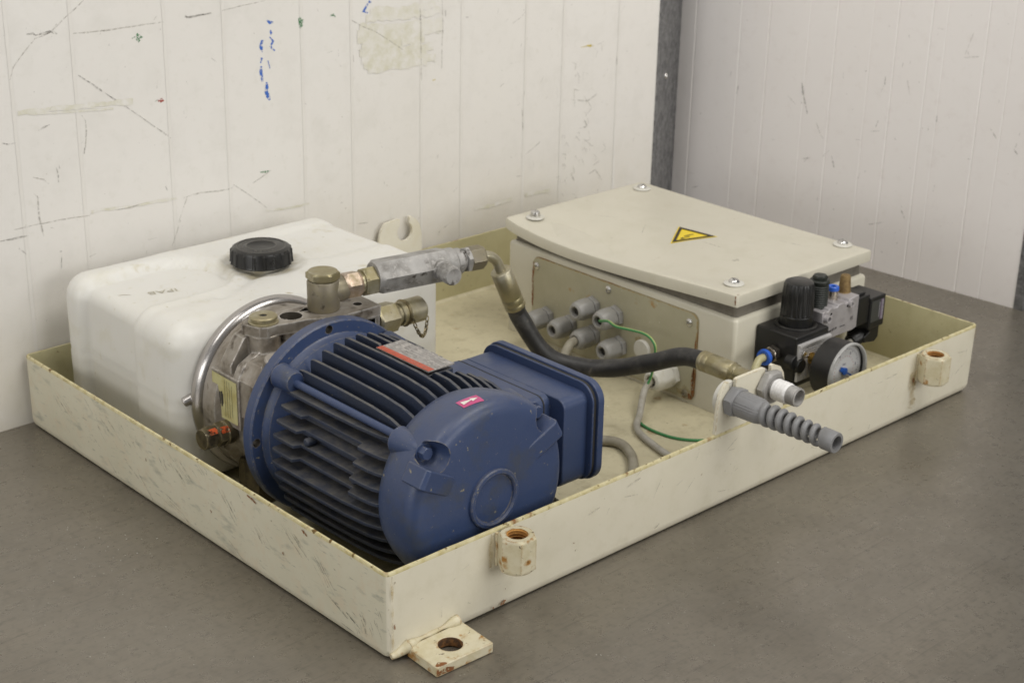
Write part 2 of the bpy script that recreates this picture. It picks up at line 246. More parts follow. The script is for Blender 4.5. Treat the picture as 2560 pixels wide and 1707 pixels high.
# ------------------------------------------------------------------ mesh builder
def basis(ax):
    a = Vector(ax).normalized()
    r = Vector((0, 0, 1)) if abs(a.z) < 0.9 else Vector((1, 0, 0))
    e1 = (r - a * r.dot(a)).normalized(); e2 = a.cross(e1)
    return a, e1, e2
class MB:
    def __init__(s): s.v = []; s.f = []; s.m = []
    def add(s, vs, fs, mi=0):
        b = len(s.v); s.v += [Vector(q) for q in vs]
        for f in fs: s.f.append([b + i for i in f]); s.m.append(mi)
        return s
    def box(s, x0, x1, y0, y1, z0, z1, mi=0):
        return s.add([(x, y, z) for z in (z0, z1) for y in (y0, y1) for x in (x0, x1)],
                     [(0, 2, 3, 1), (4, 5, 7, 6), (0, 1, 5, 4), (2, 6, 7, 3), (0, 4, 6, 2), (1, 3, 7, 5)], mi)
    def obox(s, c, e1, e2, e3, mi=0):
        c, e1, e2, e3 = map(Vector, (c, e1, e2, e3))
        if e1.cross(e2).dot(e3) < 0: e3 = -e3
        return s.add([c + e1 * x + e2 * y + e3 * z for z in (-1, 1) for y in (-1, 1) for x in (-1, 1)],
                     [(0, 2, 3, 1), (4, 5, 7, 6), (0, 1, 5, 4), (2, 6, 7, 3), (0, 4, 6, 2), (1, 3, 7, 5)], mi)
    def lathe(s, prof, org, ax, n=40, mi=0, rot=0.0, rfun=None, closed=False):
        a, e1, e2 = basis(ax); org = Vector(org); rings = []; vs = []
        for k, (r, h) in enumerate(prof):
            if r <= 1e-9: rings.append([len(vs)]); vs.append(org + a * h)
            else:
                ring = []
                for i in range(n):
                    t = rot + 2 * PI * i / n; rr = rfun(k, t, r) if rfun else r
                    ring.append(len(vs)); vs.append(org + a * h + (e1 * math.cos(t) + e2 * math.sin(t)) * rr)
                rings.append(ring)
        fs = []
        pairs = list(zip(rings, rings[1:])) + ([(rings[-1], rings[0])] if closed else [])
        for A, B in pairs:
            if len(A) == 1 and len(B) == 1: continue
            for i in range(n):
                j = (i + 1) % n
                if len(A) == 1: fs.append((A[0], B[j], B[i]))
                elif len(B) == 1: fs.append((A[i], A[j], B[0]))
                else: fs.append((A[i], A[j], B[j], B[i]))
        if not closed:
            if len(rings[0]) > 1: fs.append(tuple(reversed(rings[0])))
            if len(rings[-1]) > 1: fs.append(tuple(rings[-1]))
        return s.add(vs, fs, mi)
    def cyl(s, p0, p1, r, n=32, mi=0, ch=0.0, r1=None, rot=0.0):
        p0 = Vector(p0); p1 = Vector(p1); L = (p1 - p0).length; r1 = r if r1 is None else r1
        pr = [(r - ch, 0), (r, ch), (r1, L - ch), (r1 - ch, L)] if ch else [(r, 0), (r1, L)]
        return s.lathe(pr, p0, p1 - p0, n, mi, rot)
    def hexa(s, p0, p1, af, mi=0, rot=0.0, ch=0.0012):
        """hexagon bar with chamfered corners, af across flats"""
        p0 = Vector(p0); p1 = Vector(p1); L = (p1 - p0).length; R = af / math.sqrt(3)
        n = 36
        def rf(k, t, r):
            tt = (t - rot) % (PI / 3) - PI / 6
            hx = (af / 2) / math.cos(tt)
            return min(hx, r)
        pr = [(af / 2 * 0.97, 0), (R - (R - af / 2) * 0.05, ch), (R, ch * 1.6), (R, L - ch * 1.6), (R - (R - af / 2) * 0.05, L - ch), (af / 2 * 0.97, L)]
        return s.lathe(pr, p0, p1 - p0, n, mi, rot, rf)
    def tube(s, pts, r, n=12, mi=0, caps=True, sub=6):
        P = [Vector(p) for p in pts]
        if sub > 1 and len(P) > 2:
            Q = []
            E = [P[0] * 2 - P[1]] + P + [P[-1] * 2 - P[-2]]
            for i in range(1, len(E) - 2):
                for k in range(sub):
                    t = k / sub; a, b, c, d = E[i - 1], E[i], E[i + 1], E[i + 2]
                    Q.append(0.5 * ((2 * b) + (c - a) * t + (2 * a - 5 * b + 4 * c - d) * t * t + (3 * b - a - 3 * c + d) * t ** 3))
            Q.append(P[-1]); P = Q
        rad = r if callable(r) else (lambda t: r)
        T = [(P[min(i + 1, len(P) - 1)] - P[max(i - 1, 0)]).normalized() for i in range(len(P))]
        _, e1, e2 = basis(T[0]); vs = []; fs = []
        for i, (p, t) in enumerate(zip(P, T)):
            e1 = (e1 - t * e1.dot(t)).normalized(); e2 = t.cross(e1); rr = rad(i / (len(P) - 1))
            for k in range(n):
                a = 2 * PI * k / n; vs.append(p + (e1 * math.cos(a) + e2 * math.sin(a)) * rr)
        for i in range(len(P) - 1):
            for k in range(n):
                j = (k + 1) % n; fs.append((i * n + k, i * n + j, (i + 1) * n + j, (i + 1) * n + k))
        if caps: fs.append(tuple(reversed(range(n)))); fs.append(tuple(range((len(P) - 1) * n, len(P) * n)))
        return s.add(vs, fs, mi)
    def prism(s, poly, f, depth, mi=0):
        """poly in 2-D, f maps (u, v) to a point, extruded by the vector depth"""
        d = Vector(depth); A = [Vector(f(*q)) for q in poly]; n = len(A)
        nrm = Vector((0, 0, 0))
        for i in range(n): nrm += A[i].cross(A[(i + 1) % n])
        fs = [tuple(range(n)), tuple(reversed(range(n, 2 * n)))] + [((i + 1) % n, i, n + i, n + (i + 1) % n) for i in range(n)]
        if nrm.dot(d) > 0: fs = [tuple(reversed(q)) for q in fs]
        return s.add(A + [p + d for p in A], fs, mi)
    def grid(s, fn, nu, nv, mi=0, flip=False):
        vs = [fn(i / nu, j / nv) for j in range(nv + 1) for i in range(nu + 1)]
        fs = [(j * (nu + 1) + i, j * (nu + 1) + i + 1, (j + 1) * (nu + 1) + i + 1, (j + 1) * (nu + 1) + i) for j in range(nv) for i in range(nu)]
        if flip: fs = [tuple(reversed(f)) for f in fs]
        return s.add(vs, fs, mi)
    def flat(s, poly, f, mi=0):
        return s.add([f(*q) for q in poly], [tuple(range(len(poly)))], mi)
    def stroke(s, pts, w, f, mi=0, jit=0.35, taper=True):
        P = [Vector(p) for p in pts]; Q = []
        for a, b in zip(P, P[1:]):
            n = max(1, int((b - a).length / 0.006))
            Q += [a.lerp(b, k / n) for k in range(n)]
        Q.append(P[-1]); vs = []
        for i, q in enumerate(Q):
            t = (Q[min(i + 1, len(Q) - 1)] - Q[max(i - 1, 0)]); t = t.normalized() if t.length else Vector((1, 0)); nn = Vector((-t.y, t.x))
            e = 0.45 if taper and i in (0, len(Q) - 1) else 1.0
            for sg in (-1, 1): vs.append(f(*(q + nn * (sg * w * 0.5 * e * (1 + random.uniform(-jit, jit))))))
        return s.add(vs, [(2 * i, 2 * i + 1, 2 * i + 3, 2 * i + 2) for i in range(len(Q) - 1)], mi)

def tag(o, label=None, cat=None, group=None, kind=None):
    for k, v in (('label', label), ('category', cat), ('group', group), ('kind', kind)):
        if v: o[k] = v
    return o
BASE = {}
def thing(name, label, cat, base, group=None):
    o = bpy.data.objects.new(name, None); COL.objects.link(o); o.location = base; o.empty_display_size = 0.02
    BASE[o.name] = Vector(base); return tag(o, label, cat, group)
def part(name, mb, mats, parent=None, bevel=0.0, base=None, smooth=35, label=None, seg=2, fix=True):
    off = BASE[parent.name] if parent is not None else Vector(base or (0, 0, 0))
    me = bpy.data.meshes.new(name)
    me.from_pydata([tuple(v - off) for v in mb.v], [], mb.f)
    mats = mats if isinstance(mats, (list, tuple)) else [mats]
    for m in mats: me.materials.append(m if not isinstance(m, str) else M[m])
    me.polygons.foreach_set('material_index', mb.m)
    me.polygons.foreach_set('use_smooth', [True] * len(me.polygons)); me.update()
    if fix:
        bm = bmesh.new(); bm.from_mesh(me); bmesh.ops.recalc_face_normals(bm, faces=bm.faces); bm.to_mesh(me); bm.free()
    me.set_sharp_from_angle(angle=math.radians(smooth))
    o = bpy.data.objects.new(name, me); COL.objects.link(o); BASE[o.name] = off
    if parent is not None: o.parent = parent
    else: o.location = off
    if bevel:
        b = o.modifiers.new('Bevel', 'BEVEL'); b.width = bevel; b.segments = seg; b.limit_method = 'ANGLE'; b.angle_limit = math.radians(40); b.harden_normals = True
    if label: o['label'] = label
    return o
def carve(o, mb, mi=0):
    """cut the solid mb out of o for good"""
    off = BASE[o.name]; me = bpy.data.meshes.new('cut'); me.from_pydata([tuple(v - off) for v in mb.v], [], mb.f)
    for m in o.data.materials: me.materials.append(m)
    me.polygons.foreach_set('material_index', [mi] * len(me.polygons))
    bm = bmesh.new(); bm.from_mesh(me); bmesh.ops.recalc_face_normals(bm, faces=bm.faces); bm.to_mesh(me); bm.free()
    c = bpy.data.objects.new('cut', me); COL.objects.link(c)
    c.location = Vector((0, 0, 0)) if o.parent is None else o.parent.location
    if o.parent is not None and o.parent.parent is not None: c.location = o.parent.parent.location
    if o.parent is None: c.location = o.location
    keep = [(m.name, m.width) for m in o.modifiers]; o.modifiers.clear()
    b = o.modifiers.new('b', 'BOOLEAN'); b.operation = 'DIFFERENCE'; b.solver = 'EXACT'; b.object = c
    bpy.context.view_layer.update()
    new = bpy.data.meshes.new_from_object(o.evaluated_get(bpy.context.evaluated_depsgraph_get()))
    o.modifiers.clear(); o.data = new
    new.polygons.foreach_set('use_smooth', [True] * len(new.polygons)); new.set_sharp_from_angle(angle=math.radians(32))
    bpy.data.objects.remove(c)
    for nme, wd in keep:
        bb = o.modifiers.new('Bevel', 'BEVEL'); bb.width = wd; bb.segments = 2; bb.limit_method = 'ANGLE'; bb.angle_limit = math.radians(40)
def rrect(x0, x1, y0, y1, r, n=5):
    out = []
    for cx, cy, a in ((x1 - r, y1 - r, 0), (x0 + r, y1 - r, 90), (x0 + r, y0 + r, 180), (x1 - r, y0 + r, 270)):
        for k in range(n + 1):
            t = math.radians(a + 90 * k / n); out.append((cx + r * math.cos(t), cy + r * math.sin(t)))
    return out
def text_mesh(txt, size, f, mb, mi=0, align='CENTER'):
    """letters laid flat through f(u, v) into mb"""
    cu = bpy.data.curves.new('t', 'FONT'); cu.body = txt; cu.size = size; cu.align_x = align; cu.resolution_u = 2
    o = bpy.data.objects.new('t', cu); COL.objects.link(o); bpy.context.view_layer.update()
    me = bpy.data.meshes.new_from_object(o.evaluated_get(bpy.context.evaluated_depsgraph_get()))
    mb.add([f(v.co.x, v.co.y) for v in me.vertices], [tuple(p.vertices) for p in me.polygons], mi)
    bpy.data.objects.remove(o); bpy.data.meshes.remove(me); bpy.data.curves.remove(cu)
def copy_tree(o, parent=None):
    c = o.copy(); COL.objects.link(c)
    if parent is not None: c.parent = parent
    BASE[c.name] = BASE.get(o.name, Vector((0, 0, 0)))
    for ch in [q for q in bpy.data.objects if q.parent == o]: copy_tree(ch, c)
    return c

# ================================================================== table and walls
YW = 0.642
tb = MB().box(-1.3, 1.30, -1.25, YW + 0.02, -0.04, 0.0)
tag(part('table', tb, 'table', None, base=(0, 0, 0), bevel=0.002), 'scratched brushed grey steel table top under the whole machine', 'table')

LM=[
 ('faint',2.2,[(0.0172, 0.3878), (0.0223, 0.4009), (0.0359, 0.4151), (0.0494, 0.4271), (0.0673, 0.4318), (0.0835, 0.4437), (0.097, 0.4525), (0.1093, 0.4615)]),
 ('dark',4.0,[(0.0402, 0.4328), (0.0476, 0.433), (0.051, 0.4303)]),
 ('dark',5.0,[(0.051, 0.4308), (0.0636, 0.4322), (0.07, 0.4331), (0.0751, 0.429)]),
 ('dark',2.0,[(0.0663, 0.4342), (0.0709, 0.4302), (0.0746, 0.4296)]),
 ('faint',2.5,[(0.0935, 0.4275), (0.1101, 0.4267), (0.1336, 0.4263), (0.1522, 0.4265), (0.2039, 0.4272)]),
 ('grey',2.0,[(0.1206, 0.4274), (0.1349, 0.4261)]),
 ('dark',4.0,[(0.2315, 0.4298), (0.2376, 0.4287), (0.2519, 0.4295), (0.2678, 0.4297)]),
 ('dark',3.0,[(0.2322, 0.4317), (0.2347, 0.4278)]),
 ('dark',3.0,[(0.2548, 0.4297), (0.2664, 0.4308)]),
 ('faint',2.0,[(0.2809, 0.4312), (0.3046, 0.4336), (0.3408, 0.4364)]),
 ('green',6.0,[(0.1698, 0.4184), (0.1741, 0.4143), (0.1686, 0.4131), (0.1724, 0.4093)]),
 ('green',2.5,[(0.1633, 0.4137), (0.173, 0.4169)]),
 ('green',8.0,[(0.3868, 0.4106), (0.3892, 0.4065), (0.394, 0.4065)]),
 ('green',6.0,[(0.3892, 0.4065), (0.3906, 0.4017), (0.3883, 0.3984)]),
 ('green',3.0,[(0.4325, 0.4081), (0.4374, 0.4088), (0.4406, 0.4059)]),
 ('blue',4.0,[(0.3413, 0.4132), (0.3451, 0.4095), (0.3503, 0.4097)]),
 ('blue',5.0,[(0.3454, 0.4013), (0.3476, 0.396)]),
 ('blue',3.0,[(0.3444, 0.3938), (0.3494, 0.3881), (0.3445, 0.3823), (0.3511, 0.3763)]),
 ('blue',3.0,[(0.3407, 0.3661), (0.3434, 0.3567)]),
 ('blue',5.0,[(0.3339, 0.3913), (0.3317, 0.3839), (0.3333, 0.3773)]),
 ('blue',4.0,[(0.3305, 0.3705), (0.3323, 0.3703), (0.3302, 0.3649)]),
 ('blue',5.0,[(0.3313, 0.3609), (0.3301, 0.3546), (0.3317, 0.3428)]),
 ('blue',5.0,[(0.3378, 0.3411), (0.3388, 0.3353), (0.3367, 0.3303), (0.3418, 0.3191)]),
 ('blue',6.0,[(0.4907, 0.4193), (0.4957, 0.4177)]),
 ('blue',5.0,[(0.4907, 0.4162), (0.4831, 0.4077), (0.4905, 0.4056)]),
 ('blue',5.0,[(0.4938, 0.3994), (0.4958, 0.3975)]),
 ('red',7.0,[(0.1908, 0.3402), (0.1965, 0.3418)]),
 ('red',5.0,[(0.1935, 0.3385), (0.1984, 0.3398)]),
 ('green',2.0,[(0.1866, 0.3401), (0.1901, 0.3415)]),
 ('dark',2.6,[(0.0954, 0.3828), (0.1155, 0.367), (0.1418, 0.3462), (0.1559, 0.3355)]),
 ('grey',2.2,[(0.1559, 0.3355), (0.1819, 0.3141), (0.2047, 0.2953)]),
 ('smear',9.0,[(0.0222, 0.3523), (0.0395, 0.3516), (0.0774, 0.3494), (0.0968, 0.3486), (0.1593, 0.3444)]),
 ('smear',4.0,[(0.0343, 0.3493), (0.077, 0.3451), (0.1345, 0.34)]),
 ('grey',2.5,[(0.0959, 0.3386), (0.0998, 0.332), (0.0999, 0.3211), (0.0974, 0.3044), (0.0951, 0.2962)]),
 ('dark',4.0,[(0.0961, 0.3022), (0.0948, 0.2956)]),
 ('dark',3.0,[(0.0437, 0.3301), (0.0503, 0.3326), (0.0576, 0.3343)]),
 ('dark',3.0,[(0.002, 0.3232), (0.009, 0.3202), (0.0171, 0.3212)]),
 ('dark',3.0,[(0.0608, 0.2868), (0.0625, 0.2775), (0.0618, 0.2695)]),
 ('faint',2.0,[(0.0325, 0.2805), (0.0448, 0.2758), (0.0507, 0.2699)]),
 ('faint',2.0,[(0.032, 0.2624), (0.0378, 0.2564)]),
 ('dark',3.0,[(0.1938, 0.2408), (0.1957, 0.2353)]),
 ('smear',5.0,[(0.0983, 0.2285), (0.1119, 0.2291), (0.1474, 0.2252), (0.1699, 0.2255), (0.207, 0.2235)]),
 ('grey',2.0,[(0.1279, 0.2249), (0.1473, 0.2247), (0.1614, 0.2256)]),
 ('faint',2.5,[(0.0057, 0.2272), (0.0274, 0.2277), (0.0662, 0.2273), (0.0953, 0.2253)]),
 ('faint',2.5,[(0.2157, 0.2224), (0.2394, 0.2245), (0.2632, 0.2218), (0.283, 0.2216), (0.2863, 0.2255)]),
 ('grey',2.0,[(0.2854, 0.2257), (0.3026, 0.2125), (0.3237, 0.1949), (0.3313, 0.1879)]),
 ('smear',4.0,[(0.3296, 0.1847), (0.3551, 0.1819), (0.3944, 0.1812)]),
 ('grey',2.4,[(0.3124, 0.2223), (0.3252, 0.2273), (0.3396, 0.2336)]),
 ('green',2.0,[(0.3239, 0.2337), (0.338, 0.2331)]),
 ('dark',3.2,[(-0.0115, 0.2179), (0.0034, 0.2172), (0.0212, 0.2174)]),
 ('dark',3.0,[(0.0086, 0.2057), (0.0171, 0.1969)]),
 ('dark',6.0,[(0.0564, 0.1922), (0.0584, 0.1912)]),
 ('dark',2.2,[(0.0581, 0.1875), (0.0557, 0.1702)]),
 ('grey',2.2,[(0.0912, 0.1777), (0.0996, 0.1798)]),
 ('faint',2.0,[(0.1667, 0.1823), (0.1781, 0.182)]),
 ('grey',3.0,[(0.0356, 0.2593), (0.0357, 0.2347), (0.0388, 0.213)]),
 ('faint',2.0,[(0.2111, 0.1969), (0.1975, 0.1679)]),
 ('faint',2.0,[(0.2217, 0.2239), (0.2081, 0.1949)]),
 ('grey',2.0,[(0.4264, 0.3642), (0.4363, 0.3656)]),
 ('smear',16.0,[(0.4939, 0.406), (0.5455, 0.4036), (0.5989, 0.4038)]),
 ('smear',16.0,[(0.487, 0.4001), (0.5454, 0.3968), (0.6061, 0.3961)]),
 ('smear',16.0,[(0.4767, 0.388), (0.5418, 0.3836), (0.6098, 0.3819)]),
 ('smear',16.0,[(0.4732, 0.3804), (0.54, 0.3757), (0.6099, 0.3735)]),
 ('smear',16.0,[(0.473, 0.3738), (0.526, 0.3706), (0.5808, 0.37)]),
 ('smear',16.0,[(0.4796, 0.3649), (0.5294, 0.362), (0.5808, 0.3617)]),
 ('smear',16.0,[(0.4761, 0.3573), (0.5345, 0.3531), (0.5953, 0.3516)]),
 ('smear',16.0,[(0.4793, 0.3496), (0.531, 0.3462), (0.5844, 0.3454)]),
 ('smear',16.0,[(0.4826, 0.3429), (0.5397, 0.3387), (0.599, 0.3371)]),
 ('smear',16.0,[(0.4893, 0.3366), (0.5361, 0.3336), (0.5844, 0.3334)]),
 ('grey',1.8,[(0.4636, 0.4001), (0.4801, 0.3908), (0.5003, 0.3817)]),
 ('faint',1.8,[(0.5003, 0.3817), (0.5277, 0.3649), (0.5451, 0.3532)]),
 ('grey',3.0,[(0.573, 0.4019), (0.5744, 0.3799), (0.5743, 0.3578), (0.575, 0.3327)]),
 ('faint',3.0,[(0.575, 0.3327), (0.5753, 0.3101)]),
 ('faint',3.0,[(0.6097, 0.4089), (0.6113, 0.3756), (0.61, 0.3534), (0.6094, 0.3196)]),
 ('dark',4.0,[(0.6156, 0.3945), (0.6157, 0.3876)]),
 ('grey',2.0,[(0.5989, 0.3692), (0.6154, 0.3695)]),
 ('grey',3.0,[(0.4666, 0.3563), (0.4671, 0.3482)]),
 ('dark',4.0,[(0.6498, 0.3824), (0.6551, 0.3818)]),
 ('yellow',3.0,[(0.5936, 0.3076), (0.5991, 0.308)]),
 ('dark',4.0,[(0.6035, 0.0966), (0.6065, 0.1015)]),
 ('faint',2.0,[(0.6073, 0.1019), (0.6265, 0.1103)]),
 ('smear',8.0,[(0.6695, 0.1202), (0.7016, 0.1186), (0.7383, 0.1209)]),
 ('grey',3.0,[(0.4683, 0.1399), (0.4859, 0.1381)]),
 ('yellow',4.0,[(0.8642, 0.3166), (0.8771, 0.3168), (0.8902, 0.3158)]),
 ('grey',3.0,[(0.8614, 0.2424), (0.8813, 0.2379), (0.9007, 0.2461)]),
 ('grey',3.0,[(0.874, 0.2091), (0.8806, 0.2081), (0.8789, 0.1988)]),
 ('grey',2.0,[(0.876, 0.212), (0.8832, 0.2013), (0.8678, 0.2006)]),
 ('grey',2.0,[(0.8775, 0.1831), (0.8914, 0.1728)]),
 ('grey',2.4,[(0.8658, 0.1531), (0.8745, 0.1548), (0.8795, 0.1443)]),
 ('grey',2.4,[(0.8892, 0.1296), (0.9025, 0.1337), (0.9169, 0.118)]),
 ('grey',3.0,[(0.8534, 0.136), (0.8605, 0.125)]),
 ('grey',3.0,[(0.91, 0.1209), (0.918, 0.1162)]),
 ('grey',2.0,[(0.8976, 0.1411), (0.9108, 0.1453)]),
 ('grey',4.0,[(0.7465, 0.1522), (0.7568, 0.1509)]),
 ('faint',2.0,[(0.7622, 0.1805), (0.7909, 0.1943)]),
 ('grey',2.4,[(0.7771, 0.1686), (0.7795, 0.1588)]),
 ('smear',8.0,[(0.764, 0.1223), (0.7893, 0.1206), (0.815, 0.1206)]),
 ('grey',3.0,[(0.857, 0.1062), (0.8638, 0.1033)]),
 ('grey',3.0,[(0.938, 0.2943), (0.9388, 0.2816)]),
 ('faint',2.0,[(0.943, 0.3556), (0.9491, 0.3641)]),
 ('grey',3.0,[(0.754, 0.2462), (0.757, 0.2153)]),
 ('dark',3.0,[(0.7527, 0.3809), (0.754, 0.3794)]),
 ('faint',2.0,[(0.7325, 0.3644), (0.7482, 0.3713), (0.756, 0.3777)]),
 ('dark',4.0,[(0.832, 0.2452), (0.8338, 0.2446)]),
 ('grey',2.0,[(0.7879, 0.2776), (0.7938, 0.2858)]),
]
LR= [0.018, 0.091, 0.204, 0.281, 0.39, 0.464, 0.575, 0.644, 0.759, 0.83, 0.941]
RM=[
 ('dark',6.0,[(0.5988, 0.2275), (0.6002, 0.2156)]),
 ('dark',4.0,[(0.4868, 0.2516), (0.4833, 0.236), (0.4727, 0.2071)]),
 ('faint',2.0,[(0.5092, 0.2282), (0.4927, 0.2165)]),
 ('faint',2.0,[(0.4567, 0.1986), (0.4473, 0.1808), (0.4411, 0.1755)]),
 ('dark',4.0,[(0.4257, 0.154), (0.4194, 0.1372)]),
 ('grey',3.0,[(0.4771, 0.1386), (0.4604, 0.1437)]),
 ('faint',2.0,[(0.4402, 0.1494), (0.4303, 0.1613)]),
 ('dark',6.0,[(0.3505, 0.2835), (0.3508, 0.2717)]),
 ('grey',3.0,[(0.3654, 0.2018), (0.3516, 0.2051)]),
 ('dark',4.0,[(0.3046, 0.1008), (0.2955, 0.0867)]),
 ('dark',4.0,[(0.1439, 0.2276), (0.1462, 0.2182), (0.1408, 0.2133)]),
 ('faint',3.0,[(0.2353, 0.3286), (0.2135, 0.3335)]),
 ('faint',2.0,[(0.2343, 0.3332), (0.2257, 0.3638)]),
 ('grey',4.0,[(0.2651, 0.2438), (0.265, 0.23)]),
 ('grey',4.0,[(0.2763, 0.2263), (0.2755, 0.2203)]),
 ('grey',4.0,[(0.4193, 0.2789), (0.4183, 0.2696)]),
 ('grey',3.0,[(0.2118, 0.1928), (0.2063, 0.1933)]),
 ('dark',3.0,[(0.6134, 0.2467), (0.6147, 0.2382)]),
 ('faint',3.0,[(0.3888, 0.1857), (0.378, 0.1862)]),
 ('faint',3.0,[(0.3531, 0.066), (0.3289, 0.075)]),
 ('grey',4.0,[(0.6787, 0.0744), (0.6702, 0.0751)]),
 ('faint',3.0,[(0.6727, 0.0525), (0.6602, 0.057)]),
 ('grey',3.0,[(0.1795, 0.3821), (0.1764, 0.382)]),
 ('faint',3.0,[(0.279, 0.3618), (0.2707, 0.3615)]),
 ('grey',3.0,[(0.3221, 0.3464), (0.3197, 0.3408)]),
 ('grey',3.0,[(0.5315, 0.1579), (0.5249, 0.1585)]),
 ('faint',3.0,[(0.1844, 0.2407), (0.173, 0.2279)]),
 ('faint',3.0,[(0.316, 0.2838), (0.31, 0.2633)]),
 ('faint',3.0,[(0.3257, 0.3066), (0.3266, 0.3003)]),
 ('grey',3.0,[(0.1774, 0.2807), (0.1764, 0.2735)]),
]
RR= [(0.6859, 1), (0.5519, 2), (0.4377, 1.2), (0.3408, 1.2), (0.6027, 0.6), (0.4834, 0.6), (0.38, 0.6), (0.2893, 0.8), (0.2666, 0.5), (0.2065, 1), (0.1698, 0.5)]

def wall_profile(xs0, xs1, grooves, depth):
    pts = [xs0]
    prof = [(xs0, 0.0)]
    for g, w, d in sorted(grooves):
        prof += [(g - w, 0.0), (g - w * 0.2, d * depth), (g + w * 0.2, d * depth), (g + w, 0.0)]
    prof.append((xs1, 0.0)); return prof
def build_wall(fpt, prof, z0, z1, thick, mb):
    n = len(prof)
    vs = [fpt(s, d, z0) for s, d in prof] + [fpt(s, d, z1) for s, d in prof]
    fs = [(i, i + 1, n + i + 1, n + i) for i in range(n - 1)]
    b = len(vs); vs += [fpt(prof[0][0], thick, z0), fpt(prof[-1][0], thick, z0), fpt(prof[0][0], thick, z1), fpt(prof[-1][0], thick, z1)]
    fs += [(b, b + 2, b + 3, b + 1), (0, n, b + 2, b), (n - 1, b + 1, b + 3, 2 * n - 1)]
    fs += [tuple(list(range(n, 2 * n)) + [b + 3, b + 2]), tuple(list(reversed(range(n))) + [b, b + 1])]
    mb.add(vs, fs, 0)
MK = ['wall', 'mk_dark', 'mk_grey', 'mk_faint', 'mk_smear', 'mk_blue', 'mk_green', 'mk_red', 'mk_yellow', 'mk_seam']
IDX = {k[3:]: i for i, k in enumerate(MK) if i}
lw = MB()
build_wall(lambda s, d, z: (s, YW + d, z), wall_profile(-1.6, 1.0258, [(x, 0.0030, 1) for x in LR], 0.00022), -0.35, 1.3, 0.06, lw)
lay = [0]
def lf(u, v): return (u, YW - 0.0002 - lay[0] * 0.000004, v)
for x in LR:
    lay[0] += 1; lw.stroke([(x + random.uniform(-.002, .002), 0.0), (x, 0.22), (x + 0.001, 0.6)], 0.0042, lf, IDX['seam'], 0.1)
for k, w, pts in LM:
    lay[0] += 1
    if k == 'faint' and w > 2.9: w = 2.9
    lw.stroke(pts, w * 0.001 * (1.0 if k in ('blue', 'green', 'red') else 0.62), lf, IDX[k], 0.45, k != 'smear')
for i in range(150):
    lay[0] += 1
    x = random.uniform(-0.05, 1.03); z = random.uniform(0.02, 0.47) ** 1.0; a = random.gauss(1.3, 0.7); l = random.choice((0.0015, 0.002, 0.003, 0.005, 0.009))
    lw.stroke([(x, z), (x + l * math.cos(a), z + l * math.sin(a))], random.uniform(0.0008, 0.0018), lf, IDX[random.choice(('dark', 'grey', 'grey', 'faint', 'faint'))])
for i in range(34):
    lay[0] += 1
    x = random.choice((0.845, 0.87, 0.895)) + random.uniform(-0.02, 0.02); z = random.uniform(0.09, 0.34); a = random.uniform(0, 3); l = random.uniform(0.004, 0.012)
    lw.stroke([(x, z), (x + l * math.cos(a), z + l * math.sin(a)), (x + l * math.cos(a + 0.8), z + 1.6 * l * math.sin(a + 0.8))], random.uniform(0.001, 0.0018), lf, IDX[random.choice(('grey', 'grey', 'faint'))])
tag(part('panel_wall', lw, MK, None, base=(0, YW, 0), fix=False, smooth=3), 'scuffed white panel wall with pen marks behind the tank', 'wall', kind='structure')

nx, ny = 1.0, 0.0655
def rx(y): return 1.1807 + (0.3552 - y) * 0.0655
rw = MB()
build_wall(lambda s, d, z: (rx(-s) + d, -s, z), wall_profile(-0.735, -0.1168, [(-y, 0.0016 if d > 0.7 else 0.0012, d) for y, d in RR], 0.0009), -0.35, 1.3, 0.06, rw)
def rf(u, v): return (rx(u) - 0.0003 - lay[0] * 0.000004, u, v)
MKR = ['wall_right'] + MK[1:]
for y, d in RR:
    pass
for k, w, pts in RM:
    lay[0] += 1; rw.stroke(pts, w * 0.001 * 0.55, rf, IDX[k], 0.45)
for i in range(24):
    lay[0] += 1
    y = random.uniform(0.13, 0.7); z = random.uniform(0.02, 0.5); a = random.gauss(1.4, 0.5); l = random.choice((0.002, 0.003, 0.005, 0.01))
    rw.stroke([(y, z), (y + l * math.cos(a), z + l * math.sin(a))], random.uniform(0.0012, 0.0025), rf, IDX[random.choice(('grey', 'faint', 'faint'))])
tag(part('panel_wall', rw, MKR, None, base=(1.18, 0.4, 0), fix=False, smooth=3), 'grooved pinkish white panel wall on the right behind the enclosure', 'wall', kind='structure')
# zinc channel that closes the panel's end in the corner
ct = thing('corner_trim', 'tall dark galvanised strip in the corner between the two white walls', 'trim strip', (1.09, 0.68, 0))
ta, tb_ = Vector((1.0255, 0.6405, 0)), Vector((1.1575, 0.7145, 0)); td = (tb_ - ta).normalized(); tn = Vector((td.y, -td.x, 0))
part('cover_plate', MB().prism([(0, -0.3), ((tb_ - ta).length, -0.3), ((tb_ - ta).length, 1.3), (0, 1.3)], lambda u, v: ta + td * u + Vector((0, 0, v)), -tn * 0.0016), 'trim', ct)
part('rivet', MB().lathe([(0.0052, 0), (0.005, 0.0012), (0.0035, 0.0028), (0.0016, 0.0032), (0.0014, 0.0018), (0, 0.0018)], Vector((1.0766, 0.6692, 0.2422)), tn, 24), 'steel', ct)
et = MB()
et.add([(rx(y) + d, y, z) for z in (-0.3, 1.3) for d in (-0.001, 0.06) for y in (0.1165, 0.1035)], [(0, 1, 3, 2), (4, 6, 7, 5), (0, 4, 5, 1), (1, 5, 7, 3), (3, 7, 6, 2), (2, 6, 4, 0)])
tag(part('edge_trim', et, 'trim', None, base=(rx(0.11), 0.11, 0)), 'narrow dark metal strip at the far right end of the right wall', 'trim strip')

